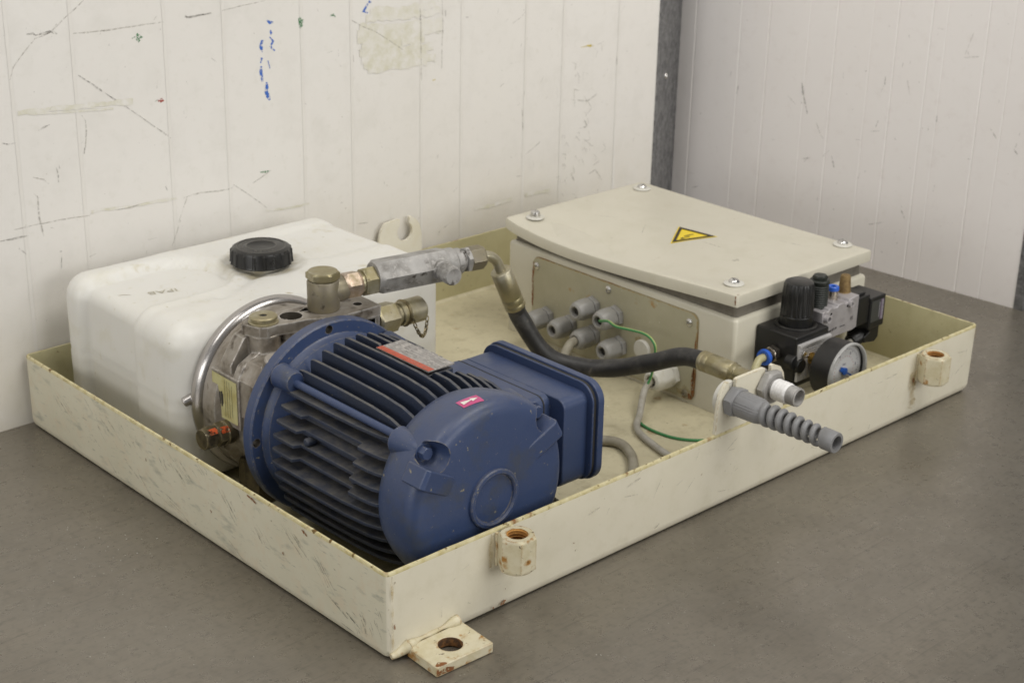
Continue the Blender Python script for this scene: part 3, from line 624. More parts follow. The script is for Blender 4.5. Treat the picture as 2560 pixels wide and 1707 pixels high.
# pale grit lying on the table
gm = MB()
for cx_, cy_, sx_, sy_, n_ in ((-0.09, 0.345, 0.035, 0.03, 42), (-0.13, 0.30, 0.09, 0.09, 30), (-0.10, -0.02, 0.10, 0.12, 18), (0.20, -0.13, 0.10, 0.06, 14), (0.99, 0.12, 0.05, 0.05, 16)):
    for k in range(n_):
        x, y = random.gauss(cx_, sx_), random.gauss(cy_, sy_)
        if -0.012 < x < 0.915 and y > -0.055: continue
        r = random.uniform(0.0003, 0.0006); a = random.uniform(0, 3)
        gm.obox((x, y, r * 0.5), (r * math.cos(a), r * math.sin(a), 0), (-r * 0.6 * math.sin(a), r * 0.6 * math.cos(a), 0), (0, 0, r * 0.5))
tag(part('grit', gm, 'grit', None, base=(0, 0, 0)), 'pale grit scattered on the steel table', 'grit', kind='stuff')

# ================================================================== sheet steel tray
L, Wd, H = 0.90, 0.6349, 0.0861
tray = thing('tray', 'cream painted sheet steel drip tray with worn rusty edges', 'tray', (0, 0, 0))
def loop_pts(ins, r, n=5, m=44):
    """rounded rectangle with extra points along the straight sides"""
    x0, x1, y0, y1 = ins, L - ins, ins, Wd - ins; out = []
    cs = [(x1 - r, y1 - r, 0), (x0 + r, y1 - r, 90), (x0 + r, y0 + r, 180), (x1 - r, y0 + r, 270)]
    for ci, (cx, cy, a) in enumerate(cs):
        arc = [(cx + r * math.cos(math.radians(a + 90 * k / n)), cy + r * math.sin(math.radians(a + 90 * k / n))) for k in range(n + 1)]
        nx_, ny_, na = cs[(ci + 1) % 4]
        nxt = (nx_ + r * math.cos(math.radians(na)), ny_ + r * math.sin(math.radians(na)))
        out += arc
        for k in range(1, m): out.append((arc[-1][0] + (nxt[0] - arc[-1][0]) * k / m, arc[-1][1] + (nxt[1] - arc[-1][1]) * k / m))
    return out
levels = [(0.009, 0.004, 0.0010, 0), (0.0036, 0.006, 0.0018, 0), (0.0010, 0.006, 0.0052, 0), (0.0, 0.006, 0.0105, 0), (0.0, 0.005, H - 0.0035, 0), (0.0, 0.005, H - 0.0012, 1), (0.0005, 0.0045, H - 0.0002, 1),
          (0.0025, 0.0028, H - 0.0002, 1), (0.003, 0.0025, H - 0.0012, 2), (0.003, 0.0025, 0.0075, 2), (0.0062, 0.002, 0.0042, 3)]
tm = MB(); rings = []
for li, (ins, r, z, mi) in enumerate(levels):
    pts = loop_pts(ins, r); b = len(tm.v); rings.append(list(range(b, b + len(pts))))
    for (x, y) in pts:
        jz = jr = 0.0
        if li in (5, 6, 7, 8): jz = 0.0005 * noise.noise(Vector((x * 60, y * 60, 1.7))) ; jr = 0.0002 * noise.noise(Vector((x * 150, y * 150, 4.7)))
        bow = 0.0008 * math.sin(x * 11 + 1) * (1 if y < 0.02 else 0) * (z / H)
        tm.v.append(Vector((x, y + bow + jr, z + jz)))
for li in range(len(levels) - 1):
    A, B = rings[li], rings[li + 1]; n = len(A); mi = levels[li + 1][3]
    for i in range(n):
        j = (i + 1) % n; tm.f.append([A[i], A[j], B[j], B[i]])
        m_ = mi
        if mi == 0:                       # the short left side is the scuffed one
            x = tm.v[A[i]].x; x2 = tm.v[A[j]].x
            if x < 0.0035 and x2 < 0.0035 and 0.003 < tm.v[A[i]].y: m_ = 4
        tm.m.append(m_)
tm.f.append(list(rings[-1])); tm.m.append(3); tm.f.append(list(reversed(rings[0]))); tm.m.append(0)
tslots = ['paint', 'paint_rim', 'paint_inner', 'floor', 'paint_scuffed', 'mk_dark', 'mk_rust', 'mk_run', 'mk_soft', 'mk_faint']
def fl(u, v): return (-0.0002 - lay[0] * 0.000003, u, v)
def fr(u, v): return (u, -0.0010 - lay[0] * 0.000003 + 0.0008 * math.sin(u * 11 + 1) * (v / H), v)
lay[0] = 0
for a, b, w, k in [((0.470, 0.063), (0.455, 0.052), 4, 8), ((0.462, 0.060), (0.448, 0.05), 3, 8), ((0.425, 0.066), (0.415, 0.058), 4, 8), ((0.402, 0.068), (0.395, 0.06), 3, 8), ((0.332, 0.066), (0.31, 0.052), 5, 8), ((0.322, 0.06), (0.30, 0.048), 3, 8),
                   ((0.356, 0.062), (0.349, 0.052), 4, 8), ((0.446, 0.0404), (0.444, 0.038), 2.4, 8), ((0.282, 0.081), (0.270, 0.072), 4, 8), ((0.386, 0.052), (0.384, 0.049), 2, 6), ((0.235, 0.064), (0.215, 0.045), 5, 8), ((0.19, 0.05), (0.17, 0.03), 4, 9), ((0.352, 0.024), (0.30, 0.012), 3, 9),
                   ((0.14, 0.07), (0.11, 0.05), 4, 8), ((0.10, 0.06), (0.07, 0.03), 3, 9), ((0.56, 0.06), (0.53, 0.04), 4, 9), ((0.06, 0.022), (0.035, 0.012), 7, 8), ((0.03, 0.03), (0.02, 0.012), 8, 8), ((0.032, 0.026), (0.026, 0.012), 5, 8), ((0.12, 0.08), (0.112, 0.077), 3, 6), ((0.205, 0.081), (0.19, 0.078), 3, 6), ((0.27, 0.04), (0.269, 0.037), 2, 6), ((0.15, 0.045), (0.149, 0.042), 2, 6)]:
    n_ = 1 if k == 6 else 8
    for q in range(n_):
        lay[0] += 1; dy, dz = (random.gauss(0, w * 0.0016), random.gauss(0, w * 0.0012)) if n_ > 1 else (0, 0); f_ = random.uniform(0.3, 0.9) if n_ > 1 else 1
        p0 = (a[0] + dy, min(a[1] + dz, 0.082)); p1 = (p0[0] + (b[0] - a[0]) * f_, max(p0[1] + (b[1] - a[1]) * f_, 0.009))
        tm.stroke([p0, ((p0[0] + p1[0]) / 2 + random.uniform(-.002, .002), (p0[1] + p1[1]) / 2), p1], w * 0.001 * (0.9 if n_ == 1 else random.uniform(0.12, 0.32)), fl, k, 0.5)
for i in range(18):
    lay[0] += 1; y = random.uniform(0.03, 0.62); z = random.uniform(0.015, 0.078); l = random.choice((0.003, 0.008, 0.016, 0.03))
    tm.stroke([(y, z), (y - l, z - l * random.uniform(0.4, 1.1))], random.uniform(0.0006, 0.0016), fl, 9)
for pts, w, k in [([(0.1201, 0.0068), (0.1215, 0.0075)], 4.2, 6), ([(0.1290, 0.0072), (0.1335, 0.0078), (0.1362, 0.0092)], 3.6, 6), ([(0.0695, 0.011), (0.0698, 0.012)], 3, 6), ([(0.0068, 0.036), (0.0074, 0.031)], 2.6, 6),
                  ([(0.7700, 0.060), (0.7708, 0.049), (0.7735, 0.030), (0.7790, 0.012)], 13, 7), ([(0.7712, 0.052), (0.773, 0.046)], 8, 6), ([(0.775, 0.05), (0.778, 0.035)], 5, 7), ([(0.1185, 0.083), (0.117, 0.060), (0.1165, 0.05)], 6, 7),
                  ([(0.335, 0.012), (0.339, 0.013), (0.342, 0.0155)], 1.8, 5), ([(0.265, 0.052), (0.268, 0.058)], 1.8, 9), ([(0.7150, 0.068), (0.7153, 0.066)], 1.8, 5), ([(0.692, 0.012), (0.693, 0.017)], 1.8, 5), ([(0.2215, 0.038), (0.222, 0.036)], 1.6, 6), ([(0.135, 0.022), (0.1355, 0.0205)], 1.6, 6),
                  ([(0.29, 0.072), (0.31, 0.076)], 3, 9), ([(0.24, 0.06), (0.255, 0.063)], 3, 9), ([(0.45, 0.035), (0.46, 0.038)], 2, 9), ([(0.06, 0.033), (0.0595, 0.022)], 1.4, 9), ([(0.425, 0.0855), (0.428, 0.081)], 4, 7), ([(0.555, 0.083), (0.562, 0.0855)], 3, 6), ([(0.88, 0.06), (0.881, 0.05)], 2, 9), ([(0.55, 0.03), (0.556, 0.033)], 2, 9),
                  ([(0.0045, 0.083), (0.0048, 0.06), (0.0044, 0.012)], 2.6, 7), ([(0.895, 0.083), (0.8955, 0.07)], 2.4, 7)]:
    lay[0] += 1; tm.stroke(pts, w * 0.001, fr, k, 0.5)
for i in range(45):
    lay[0] += 1; x = random.uniform(0.02, 0.88); z = random.uniform(0.012, 0.08); l = random.choice((0.002, 0.004, 0.010, 0.02)); a = random.uniform(-0.6, 1.2)
    tm.stroke([(x, z), (x + l * math.cos(a), z + l * math.sin(a))], random.uniform(0.0006, 0.0016), fr, random.choice((9, 9, 9, 8)))
part('pan', tm, tslots, tray, fix=False)
# welded long nuts on the front side
for nxx, znt in ((0.1335, 0.0845), (0.787, 0.0825)):
    nb = MB(); rot = math.radians(30)
    nb.hexa((nxx, -0.0172, znt - 0.034), (nxx, -0.0172, znt), 0.031, 0, 0.0, 0.0020)
    no = part('welded_nut', nb, ['rusty_paint', 'rust'], tray)
    bore = MB().cyl((nxx, -0.0172, znt - 0.026), (nxx, -0.0172, znt + 0.01), 0.0098, 40)
    carve(no, bore, 1)
    th = MB()
    for k in range(6):
        z = znt - 0.0016 - k * 0.003
        th.lathe([(0.0099, -0.0008), (0.0088, 0.0), (0.0099, 0.0008)], (nxx, -0.0172, z), (0, 0, 1), 36, closed=True)
    part('thread', th, 'rust', no)
    wl = MB()
    for sx in (-1, 1):
        wl.tube([(nxx + sx * 0.0092, -0.0010, znt - 0.035 + 0.0055 * k) for k in range(7)], lambda t: 0.0016 + 0.0003 * math.sin(t * 9), 12, 0, True, 3)
    part('weld_bead', wl, 'rusty_paint', no, smooth=60)
# mounting lug on the table
lug = MB().prism([(0.0185, -0.0035), (0.0165, -0.0455), (0.0790, -0.0475), (0.0815, -0.0035)], lambda u, v: (u, v, 0.0005), (0, 0, 0.0098), 0)
lo = part('mounting_lug', lug, ['rusty_paint', 'rust_dark'], tray, bevel=0.0011)
carve(lo, MB().cyl((0.0495, -0.0245, -0.01), (0.0495, -0.0245, 0.03), 0.0108, 40), 1)
wb = MB()
wb.tube([(0.0035, -0.0005, 0.0050), (0.010, -0.0010, 0.0060), (0.0165, -0.0020, 0.0080), (0.022, -0.0040, 0.0105)], lambda t: 0.0026 + 0.0034 * t, 14, 0, True, 6)
wb.tube([(0.020, -0.0035, 0.0105), (0.031, -0.0015, 0.0105), (0.045, -0.0008, 0.0100), (0.058, -0.0010, 0.0105), (0.070, -0.0025, 0.0125), (0.0775, -0.0030, 0.0135)], lambda t: 0.0042 - 0.0028 * math.sin(PI * t) + 0.0006 * math.sin(t * 17) + 0.0012 * t, 14, 0, True, 6)
part('weld_bead', wb, 'rusty_paint', lo, smooth=60)
lr = MB()
lr.stroke([(0.0175, -0.0440), (0.022, -0.043), (0.028, -0.0445)], 0.005, lambda u, v: (u, v, 0.01045), 0, 0.5)
lr.stroke([(0.0172, 0.002), (0.0172, 0.0085)], 0.006, lambda u, v: (u + 0.0, -0.0462, v), 0, 0.5)
lr.stroke([(0.0180, 0.004), (0.026, 0.0045), (0.036, 0.003)], 0.006, lambda u, v: (u, -0.0459 - (u - 0.0165) * 0.032, v), 0, 0.5)
part('rust_patch', lr, 'mk_rust', lo, fix=False)
# hook brackets cut out of the rim
def bracket(name, y0, dy, x0, slots, zt, x1, mats):
    poly = [(x0, 0.0858)]
    poly += [(x0 + 0.001, 0.115), (x0 + 0.004, zt - 0.010), (x0 + 0.011, zt - 0.002)]
    for (cx, cz, r, ow) in slots:
        a0 = math.asin(min(1, ow / r)); pts = []
        poly.append((cx - ow - 0.004, zt)); poly.append((cx - ow, zt - 0.001))
        for k in range(0, 17):
            t = PI / 2 + a0 + (2 * PI - 2 * a0) * k / 16; pts.append((cx + r * math.cos(t), cz + r * math.sin(t)))
        poly += pts
        poly += [(cx + ow, zt - 0.001), (cx + ow + 0.003, zt)]
    poly += [(x1 - 0.010, zt - 0.006), (x1 - 0.004, zt - 0.014), (x1 - 0.001, zt - 0.026), (x1, 0.0858)]
    return part(name, MB().prism(poly, lambda u, v: (u, y0, v), (0, dy, 0)), mats, tray, bevel=0.0004)
bracket('hook_bracket', -0.0002, 0.0040, 0.4212, [(0.443, 0.119, 0.0105, 0.005), (0.499, 0.119, 0.0105, 0.005)], 0.1405, 0.530, 'paint')
bracket('hook_bracket', Wd - 0.0038, 0.0036, 0.4945, [(0.538, 0.118, 0.0125, 0.0078)], 0.137, 0.5675, 'paint_pale')

# ================================================================== plastic oil tank
tank = thing('oil_tank', 'milky white plastic oil tank with rounded corners and black filler cap', 'tank', (0.21, 0.48, 0.004))
TX0, TX1, TY0, TY1, TZ0, TZ1 = 0.033, 0.384, 0.372, 0.609, 0.0045, 0.183
def sstep(a, b, x):
    t = max(0.0, min(1.0, (x - a) / (b - a))); return t * t * (3 - 2 * t)
def tank_dent(p):
    d = 0.0
    # recessed bands that run up both ends and over the top to the filler
    for xe, sg, dp_ in ((0.128, -1, 0.0100), (0.296, 1, 0.0022)):
        yc, hw = 0.513, 0.054
        dx = max(0.0, (xe - p.x) * sg); sd = math.hypot(dx, p.y - yc) - hw if dx > 0 else abs(p.y - yc) - hw
        d += dp_ * sstep(0.005, -0.006, sd)
        d += 0.0028 * math.exp(-((sd + 0.001) / 0.0042) ** 2) * (1 if sg < 0 else 0)
    # sunk seat round the filler neck and the valley that leads off it
    rc = math.hypot(p.x - 0.221, p.y - 0.494)
    d += 0.0040 * sstep(0.052, 0.036, rc) * (1 if p.z > 0.15 else 0)
    if p.z > 0.15:
        a, b = Vector((0.200, 0.470)), Vector((0.128, 0.432)); q = Vector((p.x, p.y)); t = max(0, min(1, (q - a).dot(b - a) / (b - a).length_squared))
        d += 0.0042 * math.exp(-(((q - a.lerp(b, t)).length) / 0.008) ** 2)
        d += 0.0012 * math.exp(-((p.y - 0.437) / 0.006) ** 2) * (1 if p.x < 0.13 else 0)
    d += 0.0009 * noise.noise(p * 14.0) + 0.0004 * noise.noise(p * 33.0)
    # seam
    d += 0.0007 * math.exp(-((p.z - 0.098) / 0.0016) ** 2)
    return d
def rbox(mb, x0, x1, y0, y1, z0, z1, r, dent, step=0.0045):
    c = Vector(((x0 + x1) / 2, (y0 + y1) / 2, (z0 + z1) / 2)); h = Vector(((x1 - x0) / 2, (y1 - y0) / 2, (z1 - z0) / 2))
    def ticks(H):
        fl_ = H - r; n = max(2, int(2 * fl_ / step)); out = [-fl_ + 2 * fl_ * k / n for k in range(n + 1)]
        arc = [fl_ + r * math.tan(math.radians(45 * k / 7)) for k in range(1, 8)]
        return [-a for a in reversed(arc)] + out + arc
    for ax in range(3):
        i, j = [(1, 2), (2, 0), (0, 1)][ax]; ti, tj = ticks(h[i]), ticks(h[j])
        for sg in (-1, 1):
            vs = []; idx = {}
            for b_, v in enumerate(tj):
                for a_, u in enumerate(ti):
                    p = Vector((0, 0, 0)); p[ax] = sg * h[ax]; p[i] = u; p[j] = v
                    q = Vector([max(-(h[k] - r), min(h[k] - r, p[k])) for k in range(3)])
                    n = (p - q).normalized(); w = c + q + n * r
                    vs.append(w - n * dent(w))
            nu = len(ti); fs = []
            for b_ in range(len(tj) - 1):
                for a_ in range(nu - 1):
                    f = (b_ * nu + a_, b_ * nu + a_ + 1, (b_ + 1) * nu + a_ + 1, (b_ + 1) * nu + a_)
                    fs.append(f if sg > 0 else tuple(reversed(f)))
            mb.add(vs, fs, 0)
tkm = MB(); rbox(tkm, TX0, TX1, TY0, TY1, TZ0, TZ1, 0.026, tank_dent)
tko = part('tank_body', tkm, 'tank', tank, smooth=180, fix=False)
bm = bmesh.new(); bm.from_mesh(tko.data); bmesh.ops.remove_doubles(bm, verts=bm.verts, dist=0.00005); bm.to_mesh(tko.data); bm.free()
em = MB()
e1 = Vector((0.039, -0.011)).normalized(); e2 = Vector((-e1.y, e1.x))
def tf(u, v): return (0.101 - e1.x * u - e2.x * v * 0.8, 0.507 - e1.y * u - e2.y * v * 0.8, TZ1 + 0.0004 - tank_dent(Vector((0.101 - e1.x * u - e2.x * v * 0.8, 0.507 - e1.y * u - e2.y * v * 0.8, TZ1))))
text_mesh('IPAB', 0.0165, tf, em)
em.stroke([(0.0585, 0.5225), (0.064, 0.5205), (0.069, 0.5155)], 0.0012, lambda u, v: (u, v, TZ1 + 0.0004 - tank_dent(Vector((u, v, TZ1)))))
part('moulded_letters', em, 'emboss', tko, fix=False)
# filler cap
cx, cy = 0.221, 0.494
nk = MB().cyl((cx, cy, 0.174), (cx, cy, 0.187), 0.025, 40)
part('filler_neck', nk, 'tank', tank)
def capr(k, t, r):
    if k in (2, 3, 4):
        ph = (t / (2 * PI) * 18) % 1.0
        return r + 0.0016 * (1 if ph < 0.22 else 0)
    return r
cp = MB().lathe([(0.0, 0), (0.0335, 0), (0.0338, 0.0010), (0.0332, 0.0030), (0.0326, 0.0150), (0.0318, 0.0172), (0.0285, 0.0190), (0.0265, 0.0189), (0.0262, 0.0186), (0.0255, 0.0188), (0.0175, 0.0188), (0.0168, 0.0190), (0.0150, 0.0178), (0.012, 0.0166), (0.006, 0.0164), (0.0, 0.0166)], (cx, cy, 0.1830), (0, 0, 1), 162, 0, 0.2, capr)
co = part('filler_cap', cp, 'blackplastic', tank, smooth=28)
ct_ = MB()
def ring_text(txt, rad, a0, size, flip=1):
    for k, chx in enumerate(txt):
        a = a0 + flip * k * size * 0.86 / rad
        up = Vector((math.cos(a), math.sin(a))) * (-1 if flip > 0 else 1); rt = Vector((-math.sin(a), math.cos(a))) * (1 if flip > 0 else -1)
        text_mesh(chx, size, lambda u, v: (cx + math.cos(a) * rad + rt.x * u + up.x * (v - size * 0.35), cy + math.sin(a) * rad + rt.y * u + up.y * (v - size * 0.35), 0.2021), ct_)
ring_text('TACCA', 0.0215, math.radians(222), 0.0055)
for k in range(22):
    a = math.radians(12 + k * 7.2)
    if k % 6 == 4: continue
    ct_.obox((cx + 0.0215 * math.cos(a), cy + 0.0215 * math.sin(a), 0.2019), (0.0009 * math.cos(a + 0.4), 0.0009 * math.sin(a + 0.4), 0), (-0.0005 * math.sin(a), 0.0005 * math.cos(a), 0), (0, 0, 0.0002))
ct_.lathe([(0.0263, 0.0002), (0.0268, 0.0002), (0.0268, 0.0005), (0.0263, 0.0005)], (cx, cy, 0.2017), (0, 0, 1), 64, 0, closed=True)
ct_.lathe([(0.0163, 0.0001), (0.0168, 0.0001), (0.0168, 0.0005), (0.0163, 0.0005)], (cx, cy, 0.2017), (0, 0, 1), 64, 0, closed=True)
part('moulded_letters', ct_, 'captext', co, fix=False)

# ================================================================== hydraulic pump between tank and motor
AX, AZ = 0.138, 0.1035
pump = thing('hydraulic_pump', 'grimy cast aluminium pump block clamped between white tank and blue motor', 'pump', (AX, 0.31, 0.004))
pb = MB()
pb.lathe([(0.074, 0), (0.078, 0.002), (0.078, 0.060), (0.088, 0.068), (0.088, 0.104), (0.0, 0.104)], (AX, 0.266, AZ), (0, 1, 0), 64)
pbo = part('pump_body', pb, ['cast', 'bore'], pump, smooth=30)
PLATE = [(0.0765, 0.319), (0.0835, 0.2985), (0.0900, 0.2940), (0.1010, 0.2945), (0.1170, 0.2905), (0.1330, 0.2880), (0.1480, 0.2800), (0.1520, 0.2735), (0.2135, 0.2735), (0.2150, 0.309), (0.198, 0.321), (0.092, 0.324)]
tp = MB().prism(PLATE, lambda u, v: (u, v, 0.186), (0, 0, 0.011))
tpo = part('port_block', tp, ['cast', 'bore'], pump, bevel=0.0014)
cutm = MB().cyl((0.1265, 0.3065, 0.180), (0.1265, 0.3065, 0.21), 0.0112, 40)
cutm.prism([(0.139, 0.311), (0.150, 0.316), (0.158, 0.313), (0.156, 0.309), (0.150, 0.307), (0.144, 0.309)], lambda u, v: (u, v, 0.180), (0, 0, 0.03))
cutm.cyl((0.1975, 0.291, 0.180), (0.1975, 0.291, 0.21), 0.0045, 24)
carve(tpo, cutm, 1)
ub = part('port_block', MB().box(0.150, 0.2140, 0.2760, 0.318, 0.150, 0.1862), ['cast', 'hole'], pump)
carve(ub, MB().box(0.188, 0.2080, 0.26, 0.295, 0.166, 0.1835), 1)
sp_ = MB()
sp_.lathe([(0.0, 0), (0.0150, 0), (0.0150, 0.001), (0.0128, 0.0022), (0.0128, 0.0035), (0.0140, 0.0042), (0.0140, 0.0060), (0.0128, 0.0070), (0.0042, 0.0072), (0.0036, 0.0068), (0.0036, 0.0035), (0, 0.0035)], (0.0965, 0.3105, 0.1972), (0, 0, 1), 48)
so = part('screw_plug', sp_, 'zinc', pump, smooth=30)
part('hex_socket', MB().hexa((0.0965, 0.3105, 0.2006), (0.0965, 0.3105, 0.2036), 0.0062), 'hole', so)
bossm = MB().cyl((0.0965, 0.3095, 0.150), (0.0965, 0.3095, 0.188), 0.0150, 32, 0, 0.002, 0.0165)
bossm.cyl((0.127, 0.3060, 0.150), (0.127, 0.3060, 0.188), 0.0160, 32, 0, 0.002, 0.0175)
bossm.prism([(0.262, 0.150), (0.266, 0.186), (0.280, 0.180), (0.292, 0.176), (0.31, 0.185), (0.31, 0.150)], lambda u, v: (0.112, u, v), (0.05, 0, 0))
bossm.prism([(0.060, 0.149), (0.060, 0.158), (0.0765, 0.183), (0.100, 0.190), (0.13, 0.190), (0.13, 0.12), (0.062, 0.12)], lambda u, v: (u, 0.316, v), (0, 0.018, 0))
bossm.prism([(0.058, 0.149), (0.070, 0.166), (0.090, 0.170), (0.12, 0.17), (0.12, 0.11), (0.058, 0.11)], lambda u, v: (u, 0.271, v), (0, 0.030, 0))
bossm.prism([(0.057, 0.148), (0.0635, 0.160), (0.085, 0.172), (0.11, 0.172), (0.11, 0.12), (0.057, 0.12)], lambda u, v: (u, 0.300, v), (0, 0.010, 0))
bossm.cyl((0.079, 0.278, 0.150), (0.076, 0.266, 0.178), 0.009, 24, 0, 0.002)
part('cast_ribs', bossm, 'cast', pump, bevel=0.0012)
lb = MB().box(0.0560, 0.10, 0.298, 0.346, 0.095, 0.149)
lbo = part('side_block', lb, 'cast', pump, bevel=0.0012)
lab = MB().add([(0.0556, y, z) for y, z in ((0.301, 0.1005), (0.3435, 0.1000), (0.3435, 0.1462), (0.301, 0.1452))], [(0, 1, 2, 3)], 0)
for y, w, za, zb, mi in [(0.3385, 0.0030, 0.108, 0.120, 2), (0.3365, 0.0024, 0.124, 0.133, 1), (0.3305, 0.0022, 0.115, 0.128, 1), (0.3275, 0.0022, 0.113, 0.129, 1), (0.3255, 0.0010, 0.116, 0.127, 1), (0.3215, 0.0004, 0.104, 0.143, 1), (0.3175, 0.0004, 0.104, 0.143, 1), (0.3135, 0.0004, 0.104, 0.143, 1), (0.3095, 0.0004, 0.106, 0.140, 1)]:
    lab.add([(0.0553, y - w / 2, za), (0.0553, y + w / 2, za), (0.0553, y + w / 2, zb), (0.0553, y - w / 2, zb)], [(0, 1, 2, 3)], mi)
part('rating_label', lab, ['labelyellow', 'ink', 'namered'], lbo, fix=False)
rg = MB()
pr = []
for k in range(20):
    t = 2 * PI * k / 20; pr.append((0.0845 + 0.0100 * math.cos(t), 0.0098 * math.sin(t)))
rg.lathe(pr, (AX, 0.3640, AZ), (0, 1, 0), 96, 0, closed=True)
rgo = part('clamp_ring', rg, 'chrome', pump, smooth=60)
lg = MB().cyl((0.053, 0.368, 0.1120), (0.0395, 0.374, 0.1050), 0.0052, 20, 0, 0.001)
lg.prism([(0.050, 0.118), (0.060, 0.118), (0.058, 0.098), (0.053, 0.094), (0.047, 0.100)], lambda u, v: (u, 0.358, v), (0, 0.016, 0))
part('clamp_ear', lg, 'chrome', rgo, bevel=0.001)
# plugged port on the left with paint marks
sf = MB(); a0 = Vector((0.060, 0.321, 0.0875)); d = Vector((-1, -0.04, 0.02)).normalized()
sf.cyl(a0, a0 + d * 0.010, 0.0125, 32, 0, 0.001)
sf.hexa(a0 + d * 0.008, a0 + d * 0.019, 0.0215, 0, 0.3)
sf.cyl(a0 + d * 0.018, a0 + d * 0.022, 0.0095, 32)
sf.hexa(a0 + d * 0.021, a0 + d * 0.035, 0.0205, 0, 0.1, 0.0018)
sfo = part('plugged_port', sf, 'oily', pump)
om = MB()
for s0, s1, ang in ((0.0085, 0.0180, -0.85), (0.0220, 0.0310, -0.70)):
    _, f1, f2 = basis(d)
    om.grid(lambda u, v: a0 + d * (s0 + (s1 - s0) * u + 0.0008 * math.sin(v * 9)) + (f1 * math.cos(ang + (v - 0.5) * 0.55) + f2 * math.sin(ang + (v - 0.5) * 0.55)) * (0.0126 if s0 < 0.02 else 0.0121), 4, 4)
part('paint_mark', om, 'orange', sfo, fix=False)
part('base_bracket', MB().box(0.075, 0.200, 0.300, 0.335, 0.0045, 0.050), 'oily', pump, bevel=0.002)

# capped test coupling on the right of the pump
cpl = thing('capped_coupling', 'brassy capped hydraulic coupling with a small chain beside the pump', 'coupling', (0.215, 0.286, 0.174))
c0 = Vector((0.2145, 0.287, 0.1755)); dx = Vector((1, 0, -0.02)).normalized()
part('coupling_body', MB().hexa(c0, c0 + dx * 0.026, 0.0290, 0, 0.35, 0.002).cyl(c0 + dx * 0.025, c0 + dx * 0.034, 0.0108, 32), 'zinc', cpl)
cap_ = MB().cyl(c0 + dx * 0.032, c0 + dx * 0.040, 0.0128, 40, 0, 0.001).cyl(c0 + dx * 0.039, c0 + dx * 0.064, 0.0136, 40, 0, 0.0028)
part('coupling_cap', cap_, 'zinc', cpl)
ch = MB()
p0 = c0 + Vector((0.041, -0.013, -0.002)); p1 = c0 + Vector((0.066, -0.007, -0.008)); N = 13
for k in range(N):
    t = (k + 0.5) / N; p = p0.lerp(p1, t) + Vector((0, -0.004 * math.sin(PI * t), -0.021 * math.sin(PI * t) ** 0.8))
    t2 = (k + 0.9) / N; p_ = p0.lerp(p1, t2) + Vector((0, -0.004 * math.sin(PI * t2), -0.021 * math.sin(PI * min(t2, 1)) ** 0.8))
    tt = (p_ - p).normalized(); side = tt.cross(Vector((0, 1, 0) if k % 2 else (1, 0.3, 0.2))).normalized()
    loop = [p + tt * (0.0032 * math.cos(q * 2 * PI / 10)) + side * (0.0016 * math.sin(q * 2 * PI / 10)) for q in range(11)]
    ch.tube(loop, 0.0007, 6, 0, False, 1)
ch.lathe([(0.0134, -0.0008), (0.0146, 0), (0.0134, 0.0008)], c0 + dx * 0.0385, dx, 40)
part('chain', ch, 'chain', cpl, fix=False)

# ================================================================== electric motor
motor = thing('electric_motor', 'dusty blue finned electric motor lying in the near end of the tray', 'motor', (AX, 0.15, 0.004))
hb = MB().lathe([(0.0, 0), (0.068, 0), (0.068, 0.19), (0.0, 0.19)], (AX, 0.062, AZ), (0, 1, 0), 64)
TIP = [0.0717, 0.0787, 0.0845, 0.0888, 0.0905, 0.0907, 0.0888, 0.0845, 0.0787, 0.0717]
def fin(mb, i, quarter, tip_scale=1.0, gaps=(), step=None):
    off = (i - 4) * 0.0136 + 0.001; tip = TIP[i]; base = math.sqrt(max(0.066 ** 2 - off ** 2, 0.0004)) - 0.006; th = 0.0017
    ys = [(0.2345, base), (0.2345, tip - 0.0025), (0.2330, tip - 0.0006), (0.226, tip), (0.170, tip - 0.0002), (0.125, tip - 0.0015), (0.098, tip - 0.0042), (0.085, tip - 0.0078), (0.0775, tip - 0.0115), (0.0745, tip - 0.0165), (0.074, base)]
    if step:
        y1, y2, dd = step
        ys = [(0.2345, base), (0.2345, tip - 0.0025), (0.2330, tip - 0.0006), (0.226, tip), (y2 + 0.003, tip), (y2, tip - dd), (y1, tip - dd - 0.0005), (y1 - 0.003, tip), (0.098, tip - 0.0005), (0.085, tip - 0.0018), (0.078, tip - 0.004), (0.0745, tip - 0.008), (0.074, base)]
    segs = [ys]
    for g0, g1 in gaps:
        segs = [[(0.2345, base), (0.2345, tip - 0.0025), (0.2330, tip - 0.0006), (0.226, tip), (g1 + 0.002, tip - 0.0004), (g1, tip - 0.003), (g1, base)],
                [(g0, base), (g0, tip - 0.0060), (g0 - 0.003, tip - 0.0035), (0.098, tip - 0.0042), (0.085, tip - 0.0078), (0.0775, tip - 0.0115), (0.0745, tip - 0.0165), (0.074, base)]]
    cq, sq = [(1, 0), (0, 1), (-1, 0), (0, -1)][quarter]
    sa = -1 if quarter == 1 else 1
    for sg in segs:
        def f(y, h, o=off - th):
            a, b = o * sa, h
            return (AX + a * cq - b * sq, y, AZ + a * sq + b * cq)
        f0 = f(0, 0); f1 = f(0, 0, off + th)
        mb.prism(sg, f, (f1[0] - f0[0], 0, f1[2] - f0[2]))
NPY0, NPY1 = 0.120, 0.197
for i in range(10):
    fin(hb, i, 0, gaps=[(NPY0, NPY1)] if i >= 5 else ())
    fin(hb, i, 1, step=(0.118, 0.197, 0.0075) if i in (1, 2, 3, 4) else None)
    if i < 8: fin(hb, i, 2)
